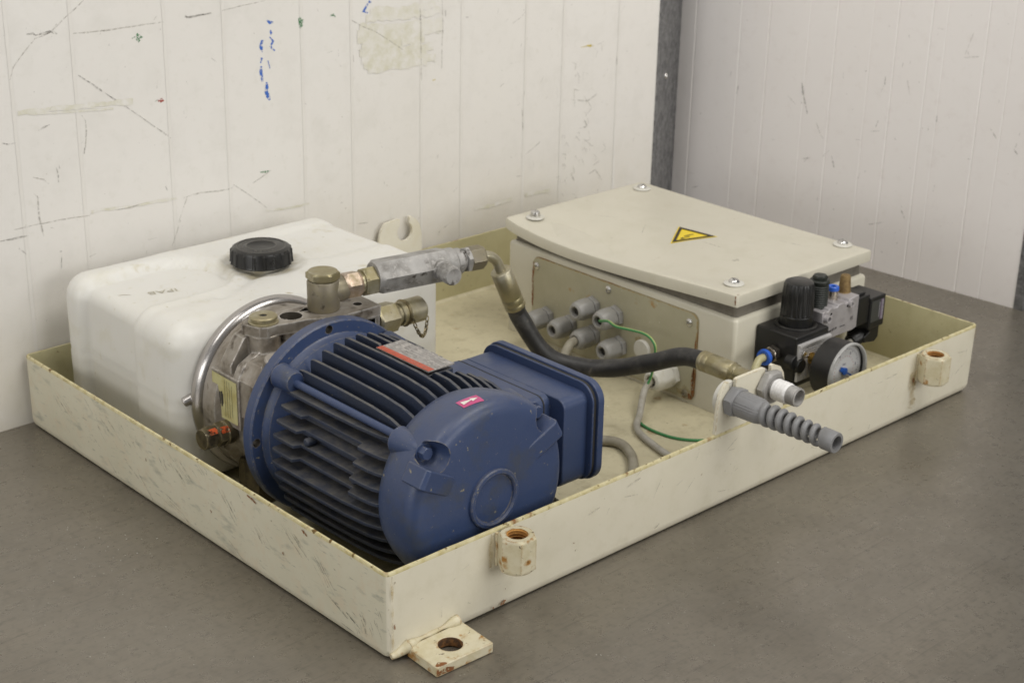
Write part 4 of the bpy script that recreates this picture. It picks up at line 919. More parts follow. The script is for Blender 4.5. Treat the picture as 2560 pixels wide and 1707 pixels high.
# foot pads cast into the left side
for y, z in ((0.190, 0.122), (0.119, 0.110)):
    hb.cyl((AX - 0.070, y, z), (AX - 0.0820, y, z), 0.0042, 20, 0, 0.0015)
part('finned_housing', hb, 'blue_fin', motor, bevel=0.0006)
hd = MB().box(AX + 0.010, AX + 0.040, NPY0 + 0.001, NPY1 - 0.001, AZ + 0.05, AZ + 0.0835)
part('nameplate_pad', hd, 'blue_fin', motor, bevel=0.001)
npl = MB()
zt = AZ + 0.0885
npx0, npx1 = AX + 0.0085, AX + 0.0405
npl.box(npx0, npx1, NPY0, NPY1, zt - 0.0012, zt, 0)
npl.box(npx0 + 0.0002, npx0 + 0.0075, NPY0 + 0.0005, NPY1 - 0.0005, zt - 0.0004, zt + 0.0003, 1)
for k in range(6):
    x = npx0 + 0.0115 + k * 0.0042
    y = NPY0 + 0.006
    while y < NPY1 - 0.006:
        ln = random.uniform(0.003, 0.010)
        if random.random() < 0.75: npl.box(x, x + 0.0009, y, min(y + ln, NPY1 - 0.004), zt - 0.0003, zt + 0.00015, 2)
        y += ln + 0.003
for k in range(9):
    y = NPY0 + 0.008 + k * 0.0068
    npl.box(npx0 + 0.0022, npx0 + 0.0052, y, y + 0.0042, zt, zt + 0.0005, 3 if k < 4 else 1)
npo = part('nameplate', npl, ['namealu', 'namered', 'galv', 'mk_faint'], motor)
for y in (NPY0 + 0.004, NPY1 - 0.004):
    part('rivet', MB().lathe([(0.0018, 0), (0.0014, 0.0008), (0, 0.0011)], ((npx0 + npx1) / 2 + 0.006, y, zt - 0.0001), (0, 0, 1), 16), 'galv', npo)
# flange
fm = MB().lathe([(0.0, 0.267), (0.0990, 0.267), (0.1003, 0.2655), (0.1003, 0.2545), (0.0990, 0.2530), (0.0875, 0.2530), (0.0858, 0.2515), (0.0840, 0.2455), (0.074, 0.2395), (0.066, 0.2345), (0.0, 0.2345)], (AX, 0, AZ), (0, 1, 0), 96)
for sx, sz in ((-1, 1), (1, 1)):
    fm.lathe([(0.0, 0.2265), (0.0098, 0.2265), (0.0108, 0.2280), (0.0125, 0.2500), (0.0, 0.2500)], (AX + sx * 0.0645, 0, AZ + sz * 0.0625), (0, 1, 0), 28)
flo = part('flange', fm, ['blue_dirty', 'bore'], motor, smooth=30)
fc = MB()
for a in (93, 180.5): fc.cyl((AX + 0.0935 * math.cos(math.radians(a)), 0.245, AZ + 0.0935 * math.sin(math.radians(a))), (AX + 0.0935 * math.cos(math.radians(a)), 0.275, AZ + 0.0935 * math.sin(math.radians(a))), 0.0043, 24)
carve(flo, fc, 1)
# end bell
PROF = [(0.0, 0.079), (0.0835, 0.079), (0.0850, 0.0775), (0.0890, 0.068), (0.0918, 0.056), (0.0930, 0.046), (0.0932, 0.0370), (0.0925, 0.0318), (0.0905, 0.0275), (0.0875, 0.0245), (0.0835, 0.0228), (0.078, 0.0220), (0.060, 0.0212), (0.030, 0.0206), (0.0, 0.0205)]
def bell_r(y):
    pp = [(a, b) for b, a in PROF[1:]]
    for (y1, r1), (y0, r0) in zip(pp, pp[1:]):
        if y0 <= y <= y1: return r0 + (r1 - r0) * (y - y0) / (y1 - y0)
    return 0.09
bmh = MB().lathe(PROF, (AX, 0, AZ), (0, 1, 0), 96)
bel = part('end_bell', bmh, ['blue_dirty', 'blue_dirty'], motor, smooth=30)
LUG = [(-0.0640, 0.0585), (0.0680, 0.0590)]
cb = MB()
for (lx, lz) in LUG[:2]:
    cb.lathe([(0.0135, 0.0), (0.0135, 0.0475), (0.0115, 0.0505), (0, 0.0505)] if False else [(0.0, 0.0420), (0.0090, 0.0420), (0.0104, 0.0405), (0.0132, 0.030), (0.0180, 0.0), (0.0, 0.0)], (AX + lx, 0, AZ + lz), (0, 1, 0), 36)
carve(bel, cb, 1)
for (lx, lz) in LUG:
    part('bolt_lug', MB().lathe([(0.0, 0.0425), (0.0080, 0.0425), (0.0094, 0.0440), (0.0106, 0.0560), (0.0125, 0.0700), (0.0130, 0.0765), (0.0100, 0.0795), (0.0, 0.0800)], (AX + lx * 0.965, 0, AZ + lz * 0.965), (0, 1, 0), 32), 'blue_dirty', bel, smooth=40)
for (lx, lz) in LUG[:2]:
    b_ = MB(); c_ = (AX + lx, 0.0424, AZ + lz)
    b_.lathe([(0.0078, 0), (0.0078, 0.0012), (0.0, 0.0012)], c_, (0, -1, 0), 28)
    b_.hexa((c_[0], 0.0416, c_[2]), (c_[0], 0.0345, c_[2]), 0.0108, 0, 0.2, 0.0008)
    part('bolt', b_, 'blue', motor)
part('tie_rod', MB().cyl((AX - 0.0630, 0.072, AZ + 0.0605), (AX - 0.0635, 0.232, AZ + 0.0615), 0.0036, 20), 'blue', motor)
# raised ribs and hub ring on the bell face
def wedge(ang, name):
    r_ = Vector((math.cos(ang), 0, math.sin(ang))); t_ = Vector((-math.sin(ang), 0, math.cos(ang))); o = Vector((AX, 0, AZ)); w = MB(); hw = 0.0095
    sec = [(0.050, 0.0216), (0.0905, 0.0170), (0.0940, 0.0200), (0.0945, 0.0440), (0.050, 0.030)]
    w.prism(sec, lambda a, y: o + r_ * a - t_ * hw + Vector((0, y, 0)), t_ * 2 * hw)
    return part(name, w, 'blue_dirty', bel, bevel=0.0016)
wedge(math.radians(151), 'cast_rib'); wedge(math.radians(30), 'cast_rib')
part('hub_ring', MB().lathe([(0.0, 0.0216), (0.0288, 0.0216), (0.0288, 0.0180), (0.0278, 0.0170), (0.0250, 0.0168), (0.0236, 0.0180), (0.0232, 0.0202), (0.0, 0.0202)], (AX + 0.0005, 0, AZ), (0, 1, 0), 64), 'blue_dirty', bel, smooth=30)
# rotation arrow sticker
def cylp(a, y, h): 
    r = bell_r(y) + h; return (AX + r * math.cos(math.radians(a)), y, AZ + r * math.sin(math.radians(a)))
st = MB()
def sp2(u, v, h=0.0004): return cylp(103.6 - 13.0 * u + 0.8 * v, 0.0470 - 0.0035 * u - 0.0125 * v, h)
st.grid(lambda u, v: sp2(u, v), 12, 8, 0)
def arrow(u0, u1, hw0, hw1): st.grid(lambda u, v: sp2(u0 + (u1 - u0) * u, 0.5 + (v - 0.5) * 2 * (hw0 + (hw1 - hw0) * u), 0.0008), 10, 4, 1)
arrow(0.12, 0.56, 0.24, 0.05); arrow(0.56, 0.88, 0.24, 0.01)
part('rotation_sticker', st, ['pink', 'white'], bel, fix=False)
# terminal box
tbx = part('terminal_box', MB().prism(rrect(0.075, 0.206, 0.060, 0.150, 0.010), lambda u, v: (0.1830, u, v), (0.0700, 0, 0)), 'blue', motor, bevel=0.0016)
b2 = MB().prism(rrect(0.0755, 0.204, 0.058, 0.1495, 0.009), lambda u, v: (0.2540, u, v), (0.0090, 0, 0)).prism(rrect(0.0560, 0.2035, 0.0565, 0.1500, 0.010), lambda u, v: (0.2615, u, v), (0.0335, 0, 0))
part('box_frame', b2, 'blue', tbx, bevel=0.0016)
gk = MB().prism(rrect(0.0755, 0.2055, 0.0595, 0.1495, 0.009), lambda u, v: (0.2528, u, v), (0.0014, 0, 0)).prism(rrect(0.0500, 0.2070, 0.0545, 0.1580, 0.019), lambda u, v: (0.2952, u, v), (0.0042, 0, 0))
part('seal', gk, 'gasket', tbx)
lid = MB().prism(rrect(0.0465, 0.2085, 0.0535, 0.1600, 0.020, 8), lambda u, v: (0.2992, u, v), (0.0080, 0, 0)).prism(rrect(0.0485, 0.2075, 0.0545, 0.1588, 0.0195, 8), lambda u, v: (0.2930, u, v), (0.0024, 0, 0))
part('box_lid', lid, 'blue', tbx, bevel=0.0018, seg=3)
gl = MB().hexa((0.278, 0.105, 0.0575), (0.278, 0.105, 0.040), 0.025, 0, 0.2).cyl((0.278, 0.105, 0.041), (0.278, 0.105, 0.022), 0.0125, 32, 0, 0.003)
gl.hexa((0.250, 0.105, 0.0575), (0.250, 0.105, 0.042), 0.022, 0, 0.5).cyl((0.250, 0.105, 0.043), (0.250, 0.105, 0.026), 0.0105, 32, 0, 0.003)
part('cable_entry', gl, 'whiteplastic', tbx)

# ================================================================== relief valve on the pump
U = Vector((0.986, -0.164, 0)).normalized(); E0 = Vector((0.163, 0.3017, 0.220))
rv = thing('relief_valve', 'grimy galvanised hydraulic flow valve with knurled knob above the motor', 'valve', (0.163, 0.3017, 0.197))
ban = MB().lathe([(0.0155, 0), (0.0162, 0.001), (0.0162, 0.0295), (0.0152, 0.031), (0.0, 0.031)], (0.163, 0.3017, 0.1972), (0, 0, 1), 48)
ban.lathe([(0.0128, 0), (0.0138, 0.008), (0.0128, 0.016), (0.0112, 0.0205), (0.0, 0.0205)], E0 + Vector((0.006, -0.001, -0.0045)), U, 40)
bo = part('banjo_elbow', ban, 'zinc_dull', rv, smooth=40)
part('banjo_bolt', MB().hexa((0.163, 0.3017, 0.2285), (0.163, 0.3017, 0.2375), 0.0300, 0, 0.35, 0.0016), 'zinc', bo)
A1 = E0 + Vector((0, 0, -0.003))
part('union_nut', MB().hexa(A1 + U * 0.0215, A1 + U * 0.0405, 0.0245, 0, 0.30, 0.0025), 'copper', rv)
part('adapter_nut', MB().cyl(A1 + U * 0.039, A1 + U * 0.047, 0.0112, 32).hexa(A1 + U * 0.0435, A1 + U * 0.0585, 0.0275, 0, 0.12, 0.0025), 'zinc', rv)
vb = MB().hexa(E0 + U * 0.0570, E0 + U * 0.1420, 0.0325, 0, 0.38, 0.0040)
vb.cyl(E0 + U * 0.1400, E0 + U * 0.1520, 0.0158, 40, 0, 0.002).cyl(E0 + U * 0.1510, E0 + U * 0.1600, 0.0140, 40, 0, 0.0015)
Kd = Vector((-0.164, -0.986, 0)).normalized(); K0 = E0 + U * 0.1285
vb.cyl(K0, K0 + Kd * 0.0195, 0.0108, 40, 0, 0.001)
part('valve_body', vb, 'galv', rv)
def kn(k, t, r): return r * (1.0 + 0.030 * math.sin(t * 40)) if k in (2, 3) else r
kb = MB().lathe([(0.0, 0.0185), (0.0090, 0.0185), (0.0097, 0.0205), (0.0097, 0.0375), (0.0092, 0.0395), (0.0086, 0.0402), (0, 0.0402)], K0, Kd, 160, 0, 0, kn)
part('adjusting_knob', kb, 'galv', rv, smooth=25)
part('end_adapter', MB().cyl(E0 + U * 0.1595, E0 + U * 0.1660, 0.0105, 32).hexa(E0 + U * 0.1640, E0 + U * 0.1700, 0.0245, 0, 0.2, 0.001), 'galv', rv)

# ================================================================== hydraulic hose
hose = thing('hydraulic_hose', 'black rubber hydraulic hose with crimped brassy ends looping to the bracket', 'hose', (0.45, 0.2, 0.09))
A = E0 + U * 0.187
part('hose_nut', MB().hexa(E0 + U * 0.1690, E0 + U * 0.1880, 0.0230, 0, 0.55, 0.0018), 'zinc_dull', hose)
R_ = 0.021; cen = A + U * 0.002 - Vector((0, 0, R_)); bend = [A - U * 0.004]
for k in range(0, 14):
    t = math.radians(66 * k / 13); bend.append(cen + U * (R_ * math.sin(t)) + Vector((0, 0, R_ * math.cos(t))))
dn = (U * math.cos(math.radians(66)) - Vector((0, 0, math.sin(math.radians(66))))).normalized()
bend.append(bend[-1] + dn * 0.016)
part('bent_tube', MB().tube(bend, 0.0056, 20, 0, True, 3), 'zinc', hose, smooth=60)
F0 = bend[-1] - dn * 0.008; F1 = F0 + dn * 0.050
def ferr(p0, p1, r):
    Lf = (p1 - p0).length
    return MB().lathe([(0.006, 0), (r - 0.0012, 0), (r, 0.0012), (r, Lf * 0.70), (r - 0.0003, Lf * 0.71), (r - 0.0003, Lf * 0.725), (r, Lf * 0.735), (r, Lf * 0.86), (r - 0.0003, Lf * 0.87), (r - 0.0003, Lf * 0.885), (r, Lf * 0.895), (r + 0.0003, Lf - 0.001), (r - 0.0005, Lf), (0.006, Lf)], p0, p1 - p0, 48, 0, 0,
                      lambda k, t, rr: rr * (1 - (0.022 if k in (2, 3, 4, 5, 6, 7, 8) and (t * 8 / (2 * PI)) % 1 < 0.10 else 0)))
part('ferrule', ferr(F0, F1, 0.0116), 'zinc', hose, smooth=50)
hp = [F1 - dn * 0.012, F1, F1 + dn * 0.014, (0.4185, 0.2440, 0.0990), (0.4440, 0.2200, 0.0850), (0.4690, 0.1870, 0.0862), (0.4850, 0.1480, 0.1005), (0.4960, 0.1130, 0.1160), (0.4990, 0.084, 0.1190), (0.4990, 0.072, 0.1190)]
part('hose_line', MB().tube(hp, lambda t: 0.0101 + 0.0002 * math.sin(t * 60), 24, 0, True, 8), 'rubber', hose, smooth=60)
part('ferrule', ferr(Vector((0.499, 0.044, 0.119)), Vector((0.499, 0.087, 0.119)), 0.0112), 'zinc', hose, smooth=50)

# ================================================================== bulkhead fitting and spiral gland in the hook bracket
bk = thing('bulkhead_fitting', 'steel pipe fitting with white thread tape sticking through the bracket', 'pipe fitting', (0.499, 0, 0.119))
part('adapter', MB().cyl((0.499, 0.046, 0.119), (0.499, -0.012, 0.119), 0.0088, 32).lathe([(0.0, 0), (0.0085, 0), (0.0100, 0.0015), (0.0100, 0.006), (0.0088, 0.007), (0.0, 0.007)], (0.499, 0.046, 0.119), (0, -1, 0), 32), 'zinc', bk)
nb_ = MB().hexa((0.499, 0.0040, 0.119), (0.499, 0.0120, 0.119), 0.0300, 0, 0.1)
part('lock_nut', nb_, 'galv', bk)
part('lock_nut', MB().hexa((0.499, -0.0003, 0.119), (0.499, -0.0100, 0.1187), 0.0335, 0, 0.42, 0.0016), 'galv', bk)
pe = part('pipe_end', MB().lathe([(0.0, 0), (0.0100, 0)] + [(0.0102 - (0.0009 if k % 2 else 0), 0.0005 + k * 0.0009) for k in range(34)] + [(0.0098, 0.0315), (0.0082, 0.0320), (0.0078, 0.0310), (0.0076, 0.012), (0.0, 0.012)], (0.499, -0.0098, 0.119), (0, -1, 0), 40), 'galv', bk, smooth=60)
tpm = MB().lathe([(0.0098, 0), (0.0110, 0.0008)] + [(0.0110 + 0.00035 * math.sin(k * 1.9), 0.001 + k * 0.0010) for k in range(16)] + [(0.0106, 0.0180), (0.0098, 0.0184)], (0.499, -0.0120, 0.119), (0, -1, 0), 40, 0, 0, lambda k, t, r: r * (1 + 0.012 * math.sin(3 * t + k * 1.1)))
part('thread_tape', tpm, 'tape', bk, smooth=60)

sg = thing('spiral_cable_gland', 'grey plastic cable gland with spiral bend protector jutting from the bracket', 'cable gland', (0.443, 0, 0.119))
GA = Vector((0.443, 0, 0.119)); gd = Vector((0.0, -1, -0.010)).normalized()
part('lock_nut', MB().cyl((0.443, 0.0042, 0.119), (0.443, 0.0105, 0.119), 0.0185, 40, 0, 0.0012), 'whiteplastic', sg)
part('gland_body', MB().hexa(GA + gd * 0.0005, GA + gd * 0.0120, 0.0285, 0, 0.2, 0.0015), 'greyspiral', sg)
def rib(k, t, r): return r * (1 + 0.016 * math.sin(t * 30)) if k in (3, 4) and (t * 6 / (2 * PI)) % 1.0 < 0.55 else r
part('gland_cap', MB().lathe([(0.0, 0.011), (0.0128, 0.011), (0.0134, 0.0125), (0.0137, 0.0145), (0.0131, 0.0355), (0.0122, 0.0395), (0.0098, 0.044), (0.0, 0.044)], GA, gd, 240, 0, 0, rib), 'greyspiral', sg, smooth=25)
sm = MB(); n = 7.3; NN = 240; _, g1, g2 = basis(gd); hx = []
for k in range(NN + 1):
    t = k / NN; a = t * n * 2 * PI; r = 0.0088 - 0.0012 * t; hx.append(GA + gd * (0.0435 + 0.0735 * t) + (g1 * math.cos(a) + g2 * math.sin(a)) * r)
sm.tube(hx, lambda t: 0.0039 - 0.0009 * t, 12, 0, True, 1)
part('spiral', sm, 'greyspiral', sg, smooth=60)
part('spiral_end', MB().lathe([(0.0072, 0.1155), (0.0104, 0.1155), (0.0107, 0.1165), (0.0104, 0.1290), (0.0099, 0.1298), (0.0072, 0.1298)], GA, gd, 48, 0, 0, closed=True), 'greyspiral', sg)

# ================================================================== electrical enclosure
EX0, EX1, EY0, EY1 = 0.604, 0.851, 0.128, 0.503
enc = thing('electrical_enclosure', 'beige sheet metal electrical box with dented lid and warning triangle', 'electrical box', (0.725, 0.315, 0.004))
eb = MB()
rl = [(0.0, 0.0045), (0.0, 0.1215), (0.0010, 0.1240), (0.0050, 0.1262), (0.0058, 0.1262), (0.0062, 0.1405)]
bb = []
for ins, z in rl:
    pts = rrect(EX0 + ins, EX1 - ins, EY0 + ins, EY1 - ins, 0.005); bb.append(list(range(len(eb.v), len(eb.v) + len(pts)))); eb.v += [Vector((x, y, z)) for x, y in pts]
for q_, (A_, B_) in enumerate(zip(bb, bb[1:])):
    for i in range(len(A_)):
        j = (i + 1) % len(A_); eb.f.append([A_[i], A_[j], B_[j], B_[i]]); eb.m.append(1 if q_ >= 3 else 0)
eb.f.append(bb[-1]); eb.m.append(0); eb.f.append(list(reversed(bb[0]))); eb.m.append(0)
part('box_body', eb, ['encl', 'boxseal_shaded'], enc, smooth=50)
part('lid_seal', MB().prism(rrect(EX0 + 0.009, EX1 - 0.009, EY0 + 0.009, EY1 - 0.009, 0.005), lambda u, v: (u, v, 0.1385), (0, 0, 0.003)), 'gasket', enc)
LX0, LX1, LY0, LY1, LZ = 0.5995, 0.8525, 0.1255, 0.5055, 0.1570
def sag(x, y):
    t = max(0.0, min(1.0, (LY1 - y) / (LY1 - LY0)))
    return 0.0122 * math.sin(PI * t ** 0.62) ** 1.2 * math.exp(-((x - LX0) / 0.060) ** 2) + 0.0012 * math.sin(PI * t) * math.exp(-((x - LX1) / 0.08) ** 2)
lm = MB(); nU, nV = 30, 44
lev = [(0.0016, -0.0148), (0.0, -0.0142), (0.0, -0.0035), (0.0009, -0.0010), (0.0034, 0.0)]
def lring(ins, dz, m=40):
    pts = []; x0, x1, y0, y1 = LX0 + ins, LX1 - ins, LY0 + ins, LY1 - ins; r = 0.0022
    base_ = rrect(x0, x1, y0, y1, r, 3); k = len(base_) // 4
    for c in range(4):
        seg_ = base_[c * k:(c + 1) * k]; nx_ = base_[((c + 1) * k) % len(base_)]; pts += seg_
        a = Vector(seg_[-1]); b = Vector(nx_)
        for q in range(1, m): v = a.lerp(b, q / m); pts.append((v.x, v.y))
    return [(x, y, LZ + dz - sag(x, y)) for x, y in pts]
rr_ = []
for ins, dz in lev:
    P = lring(ins, dz); rr_.append(list(range(len(lm.v), len(lm.v) + len(P)))); lm.v += [Vector(p) for p in P]
for A_, B_ in zip(rr_, rr_[1:]):
    for i in range(len(A_)):
        j = (i + 1) % len(A_); lm.f.append([A_[i], A_[j], B_[j], B_[i]]); lm.m.append(0)
# top skin by shrinking rings towards the middle, and the underside
prev = rr_[-1]
for s_ in (0.97, 0.93, 0.88, 0.82, 0.75, 0.66, 0.56, 0.45, 0.33, 0.2, 0.08):
    P = lring(0.0034, 0.0); cxm, cym = (LX0 + LX1) / 2, (LY0 + LY1) / 2; ring_ = list(range(len(lm.v), len(lm.v) + len(P)))
    for (x, y, z) in P:
        x2, y2 = cxm + (x - cxm) * s_, cym + (y - cym) * s_; lm.v.append(Vector((x2, y2, LZ - sag(x2, y2))))
    for i in range(len(prev)):
        j = (i + 1) % len(prev); lm.f.append([prev[i], prev[j], ring_[j], ring_[i]]); lm.m.append(0)
    prev = ring_
lm.f.append(prev); lm.m.append(0)
inner = []
for ins, dz in ((0.0030, -0.0146), (0.0030, -0.0030)):
    P = lring(ins, dz); r3 = list(range(len(lm.v), len(lm.v) + len(P))); lm.v += [Vector(p) for p in P]; inner.append(r3)
for A_, B_ in ((inner[0], rr_[0]), (inner[1], inner[0])):
    for i in range(len(A_)):
        j = (i + 1) % len(A_); lm.f.append([A_[i], A_[j], B_[j], B_[i]]); lm.m.append(0)
lm.f.append(list(reversed(inner[1]))); lm.m.append(0)
rust_i = [(0.5999, 0.5030), (0.6003, 0.1285)]
lay[0] = 0
for (x, y, w) in ((0.6005, 0.5030, 0.003), (0.6020, 0.1275, 0.003)):
    lm.stroke([(x, y), (x + 0.0025, y)], w, lambda u, v: (u, v, LZ + 0.0002), 1, 0.5)
lm.stroke([(0.0005, 0.1575), (0.0008, 0.152), (0.0003, 0.147)], 0.0022, lambda u, v: (LX0 - 0.0002, LY0 + 0.0018 + u, v - 0.0015), 1, 0.5)
lm.stroke([(0.690, 0.2085), (0.6945, 0.206), (0.699, 0.2075)], 0.006, lambda u, v: (u, v, LZ + 0.0002 - sag(u, v)), 2, 0.6)
lm.stroke([(0.686, 0.198), (0.6865, 0.197)], 0.002, lambda u, v: (u, v, LZ + 0.0002 - sag(u, v)), 2, 0.6)
for k in range(26):
    x = random.uniform(0.61, 0.845); y = random.uniform(0.135, 0.495); a = random.uniform(0, 3.1); l = random.choice((0.002, 0.004, 0.012, 0.03))
    lm.stroke([(x, y), (x + l * math.cos(a), y + l * math.sin(a))], random.uniform(0.0007, 0.0016), lambda u, v: (u, v, LZ + 0.00025 - sag(u, v)), 3, 0.5)
lid_o = part('lid', lm, ['encl', 'mk_rust', 'mk_grey', 'mk_faint'], enc, smooth=40, fix=False)
for k, (x, y, up) in enumerate(((0.6321, 0.4847, 0.0035), (0.8246, 0.4786, 0), (0.839, 0.1594, 0), (0.6290, 0.1553, 0))):
    z = LZ - sag(x, y)
    wsh = MB().lathe([(0.0, 0.0004), (0.0112, 0.0004), (0.0120, 0.0012), (0.0112, 0.0022), (0.0065, 0.0030), (0.0, 0.0030)], (x, y, z), (0, 0, 1), 36)
    wo = part('washer', wsh, 'whiteplastic', lid_o)
    sc_ = MB().lathe([(0.0, 0.0), (0.0062, 0.0), (0.0066, 0.0010 + up * 0.3), (0.0056, 0.0030 + up), (0.0036, 0.0042 + up), (0.0016, 0.0046 + up), (0.0014, 0.0030 + up), (0, 0.0030 + up)], (x, y, z + 0.0024), (0, 0, 1), 28)
    part('screw', sc_, 'steel', wo)
def lidp(u, v, h=0.00025): return (u, v, LZ + h - sag(u, v))
wt = [Vector((0.7370, 0.3330)), Vector((0.7430, 0.2805)), Vector((0.6862, 0.3003))]; wc = (wt[0] + wt[1] + wt[2]) / 3
def scl(s): return [tuple(wc + (q - wc) * s) for q in wt]
ws = MB(); t3 = [Vector(q) for q in scl(1.10)]
def tri(u, v):
    q = t3[0] + (t3[1] - t3[0]) * u * (1 - v) + (t3[2] - t3[0]) * v
    return lidp(q.x, q.y, 0.0003)
ws.grid(tri, 14, 14, 0)
o_, i_ = scl(1.00), scl(0.76)
for k in range(3): ws.flat([o_[k], o_[(k + 1) % 3], i_[(k + 1) % 3], i_[k]], lambda u, v: lidp(u, v, 0.0010), 1)
bolt_ = [(0.7290, 0.3020), (0.7125, 0.3058), (0.7160, 0.3040), (0.7035, 0.3022), (0.7190, 0.2985), (0.7165, 0.3010)]
ws.stroke([(0.7290, 0.3027), (0.7137, 0.3052)], 0.0018, lambda u, v: lidp(u, v, 0.0010), 1, 0.0); ws.stroke([(0.7137, 0.3052), (0.7173, 0.2990)], 0.0018, lambda u, v: lidp(u, v, 0.0010), 1, 0.0); ws.stroke([(0.7173, 0.2990), (0.7060, 0.3012)], 0.0018, lambda u, v: lidp(u, v, 0.0010), 1, 0.0)
ws.flat([(0.7085, 0.3032), (0.7075, 0.2990), (0.7020, 0.3018)], lambda u, v: lidp(u, v, 0.0010), 1)
part('warning_sticker', ws, ['yellow', 'blackink'], lid_o, fix=False)
# plate that carries the cable glands
GY0, GY1, GZ0, GZ1 = 0.1822, 0.4548, 0.0102, 0.1168
gp = MB().prism(rrect(GY0, GY1, GZ0, GZ1, 0.010), lambda u, v: (0.6038, u, v), (-0.0022, 0, 0), 0)
gp.prism(rrect(GY0 - 0.0011, GY1 + 0.0008, GZ0 - 0.0011, GZ1 + 0.0007, 0.0105), lambda u, v: (0.6040, u, v), (-0.0008, 0, 0), 1)
for y, z0_, z1_, w in ((GY0 + 0.0005, 0.012, 0.05, 0.004), (GY0 + 0.0005, 0.03, 0.09, 0.002), (0.186, 0.011, 0.018, 0.008), (0.194, 0.010, 0.0125, 0.006), (GY1 - 0.001, 0.05, 0.11, 0.003)):
    gp.stroke([(y, z0_), (y + 0.0005, (z0_ + z1_) / 2), (y, z1_)], w, lambda u, v: (0.60145, u, v), 2, 0.5)
for y, z, w in ((0.405, 0.028, 0.016), (0.36, 0.03, 0.012), (0.32, 0.026, 0.012), (0.195, 0.016, 0.012), (0.27, 0.06, 0.006), (0.34, 0.064, 0.01)):
    gp.stroke([(y - w, z), (y, z + 0.002), (y + w, z - 0.001)], w, lambda u, v: (0.60150, u, v), 3, 0.5)
gpo = part('gland_plate', gp, ['encl_plate', 'rust_seam', 'mk_rust', 'mk_run'], enc, fix=True)
for y, z in ((0.4515 - 0.004, 0.1055), (0.3234, 0.1087), (0.1937, 0.1050), (0.1941, 0.0160)):
    part('screw', MB().lathe([(0.0048, 0), (0.0046, 0.0012), (0.0030, 0.0026), (0.0014, 0.0028), (0.0012, 0.0012), (0, 0.0012)], (0.6017, y, z), (-1, 0, 0), 24), 'zinc_dull' if z < 0.05 else 'steel', gpo)
part('blank_plug', MB().lathe([(0.0, 0), (0.0125, 0), (0.0125, 0.0025), (0.0112, 0.004), (0, 0.0042)], (0.6017, 0.2631, 0.0498), (-1, 0, 0), 36), 'whiteplastic', gpo)
# cable glands, one built and copied
def gland(y, z, scale=1.0, mats='greyplastic', rot=0.0):
    x = 0.6017
    g = part('cable_gland', MB().hexa((x, y, z), (x - 0.0078 * scale, y, z), 0.0240 * scale, 0, rot, 0.0012), mats, enc)
    part('sealing_ring', MB().cyl((x - 0.0075 * scale, y, z), (x - 0.0098 * scale, y, z), 0.0112 * scale, 36), 'gasket' if mats == 'greyplastic' else mats, g)
    def dm(k, t, r):
        if k in (1, 2, 3):
            tt = (t - rot - 0.3) % (PI / 3) - PI / 6
            return min(r, 0.0117 * scale / math.cos(tt))
        return r
    part('dome_nut', MB().lathe([(0.0, 0.0092 * scale), (0.0124 * scale, 0.0092 * scale), (0.0129 * scale, 0.0105 * scale), (0.0128 * scale, 0.0225 * scale), (0.0120 * scale, 0.0272 * scale), (0.0102 * scale, 0.0312 * scale), (0.0078 * scale, 0.0328 * scale), (0.0062 * scale, 0.0322 * scale), (0.0056 * scale, 0.0300 * scale), (0.0052 * scale, 0.0230 * scale), (0.0, 0.0230 * scale)], (x, y, z), (-1, 0, 0), 72, 0, 0, dm), mats, g, smooth=30)
    part('insert', MB().cyl((x - 0.0225 * scale, y, z), (x - 0.0275 * scale, y, z), 0.0053 * scale, 24), 'gasket', g)
    return g
SPOT = [(0.4264, 0.0440), (0.3854, 0.0451), (0.3474, 0.0805), (0.3087, 0.0798), (0.3454, 0.0437), (0.3004, 0.0430)]
g0 = gland(*SPOT[0], rot=0.1)
for (y, z) in SPOT[1:]:
    g = copy_tree(g0, enc); g.location = g0.location + Vector((0, y - SPOT[0][0], z - SPOT[0][1]))
gland(0.2164, 0.0335, 1.12, 'whiteplastic', 0.3)

# ================================================================== pressure regulator on the box's side
reg = thing('pressure_regulator', 'black air pressure regulator with tall ribbed knob on the box side', 'regulator', (0.67, 0.098, 0.06))
part('regulator_body', MB().box(0.640, 0.700, 0.0700, 0.1275, 0.0600, 0.1130), 'blackmatte', reg, bevel=0.0022)
part('lower_body', MB().box(0.645, 0.696, 0.0740, 0.1270, 0.0490, 0.0602), 'blackmatte', reg, bevel=0.002)
fp = MB().box(0.6425, 0.7005, 0.0672, 0.0702, 0.0600, 0.1045)
for k in range(5): fp.box(0.6430, 0.7000, 0.0662, 0.0674, 0.0880 + k * 0.0026, 0.0892 + k * 0.0026)
for k in range(9): fp.box(0.658, 0.670, 0.0662, 0.0674, 0.0640 + k * 0.0024, 0.0650 + k * 0.0024)
fp.box(0.6430, 0.7000, 0.0655, 0.0674, 0.1010, 0.1040)
fpo = part('front_plate', fp, 'alu', reg, bevel=0.0004)
part('screw', MB().cyl((0.6500, 0.0675, 0.0935), (0.6500, 0.0640, 0.0935), 0.0034, 20, 0, 0.0006), 'steel', fpo)
part('port_boss', MB().cyl((0.6410, 0.0800, 0.083), (0.6410, 0.0690, 0.083), 0.0090, 32, 0, 0.001) .cyl((0.6470, 0.0720, 0.0790), (0.6470, 0.0650, 0.0790), 0.0085, 32, 0, 0.001), 'blackmatte', reg)
KX, KY = 0.6755, 0.0990
def kr(k, t, r): return r * (1 - (0.035 if (t * 22 / (2 * PI)) % 1 < 0.35 else 0)) if k in (5, 6, 7) else r
part('collar', MB().lathe([(0.0245, 0.1128), (0.0245, 0.1140), (0.0225, 0.1150), (0.0200, 0.1145), (0.0190, 0.1128), (0.0, 0.1128)], (KX, KY, 0), (0, 0, 1), 48), 'blackplastic', reg)
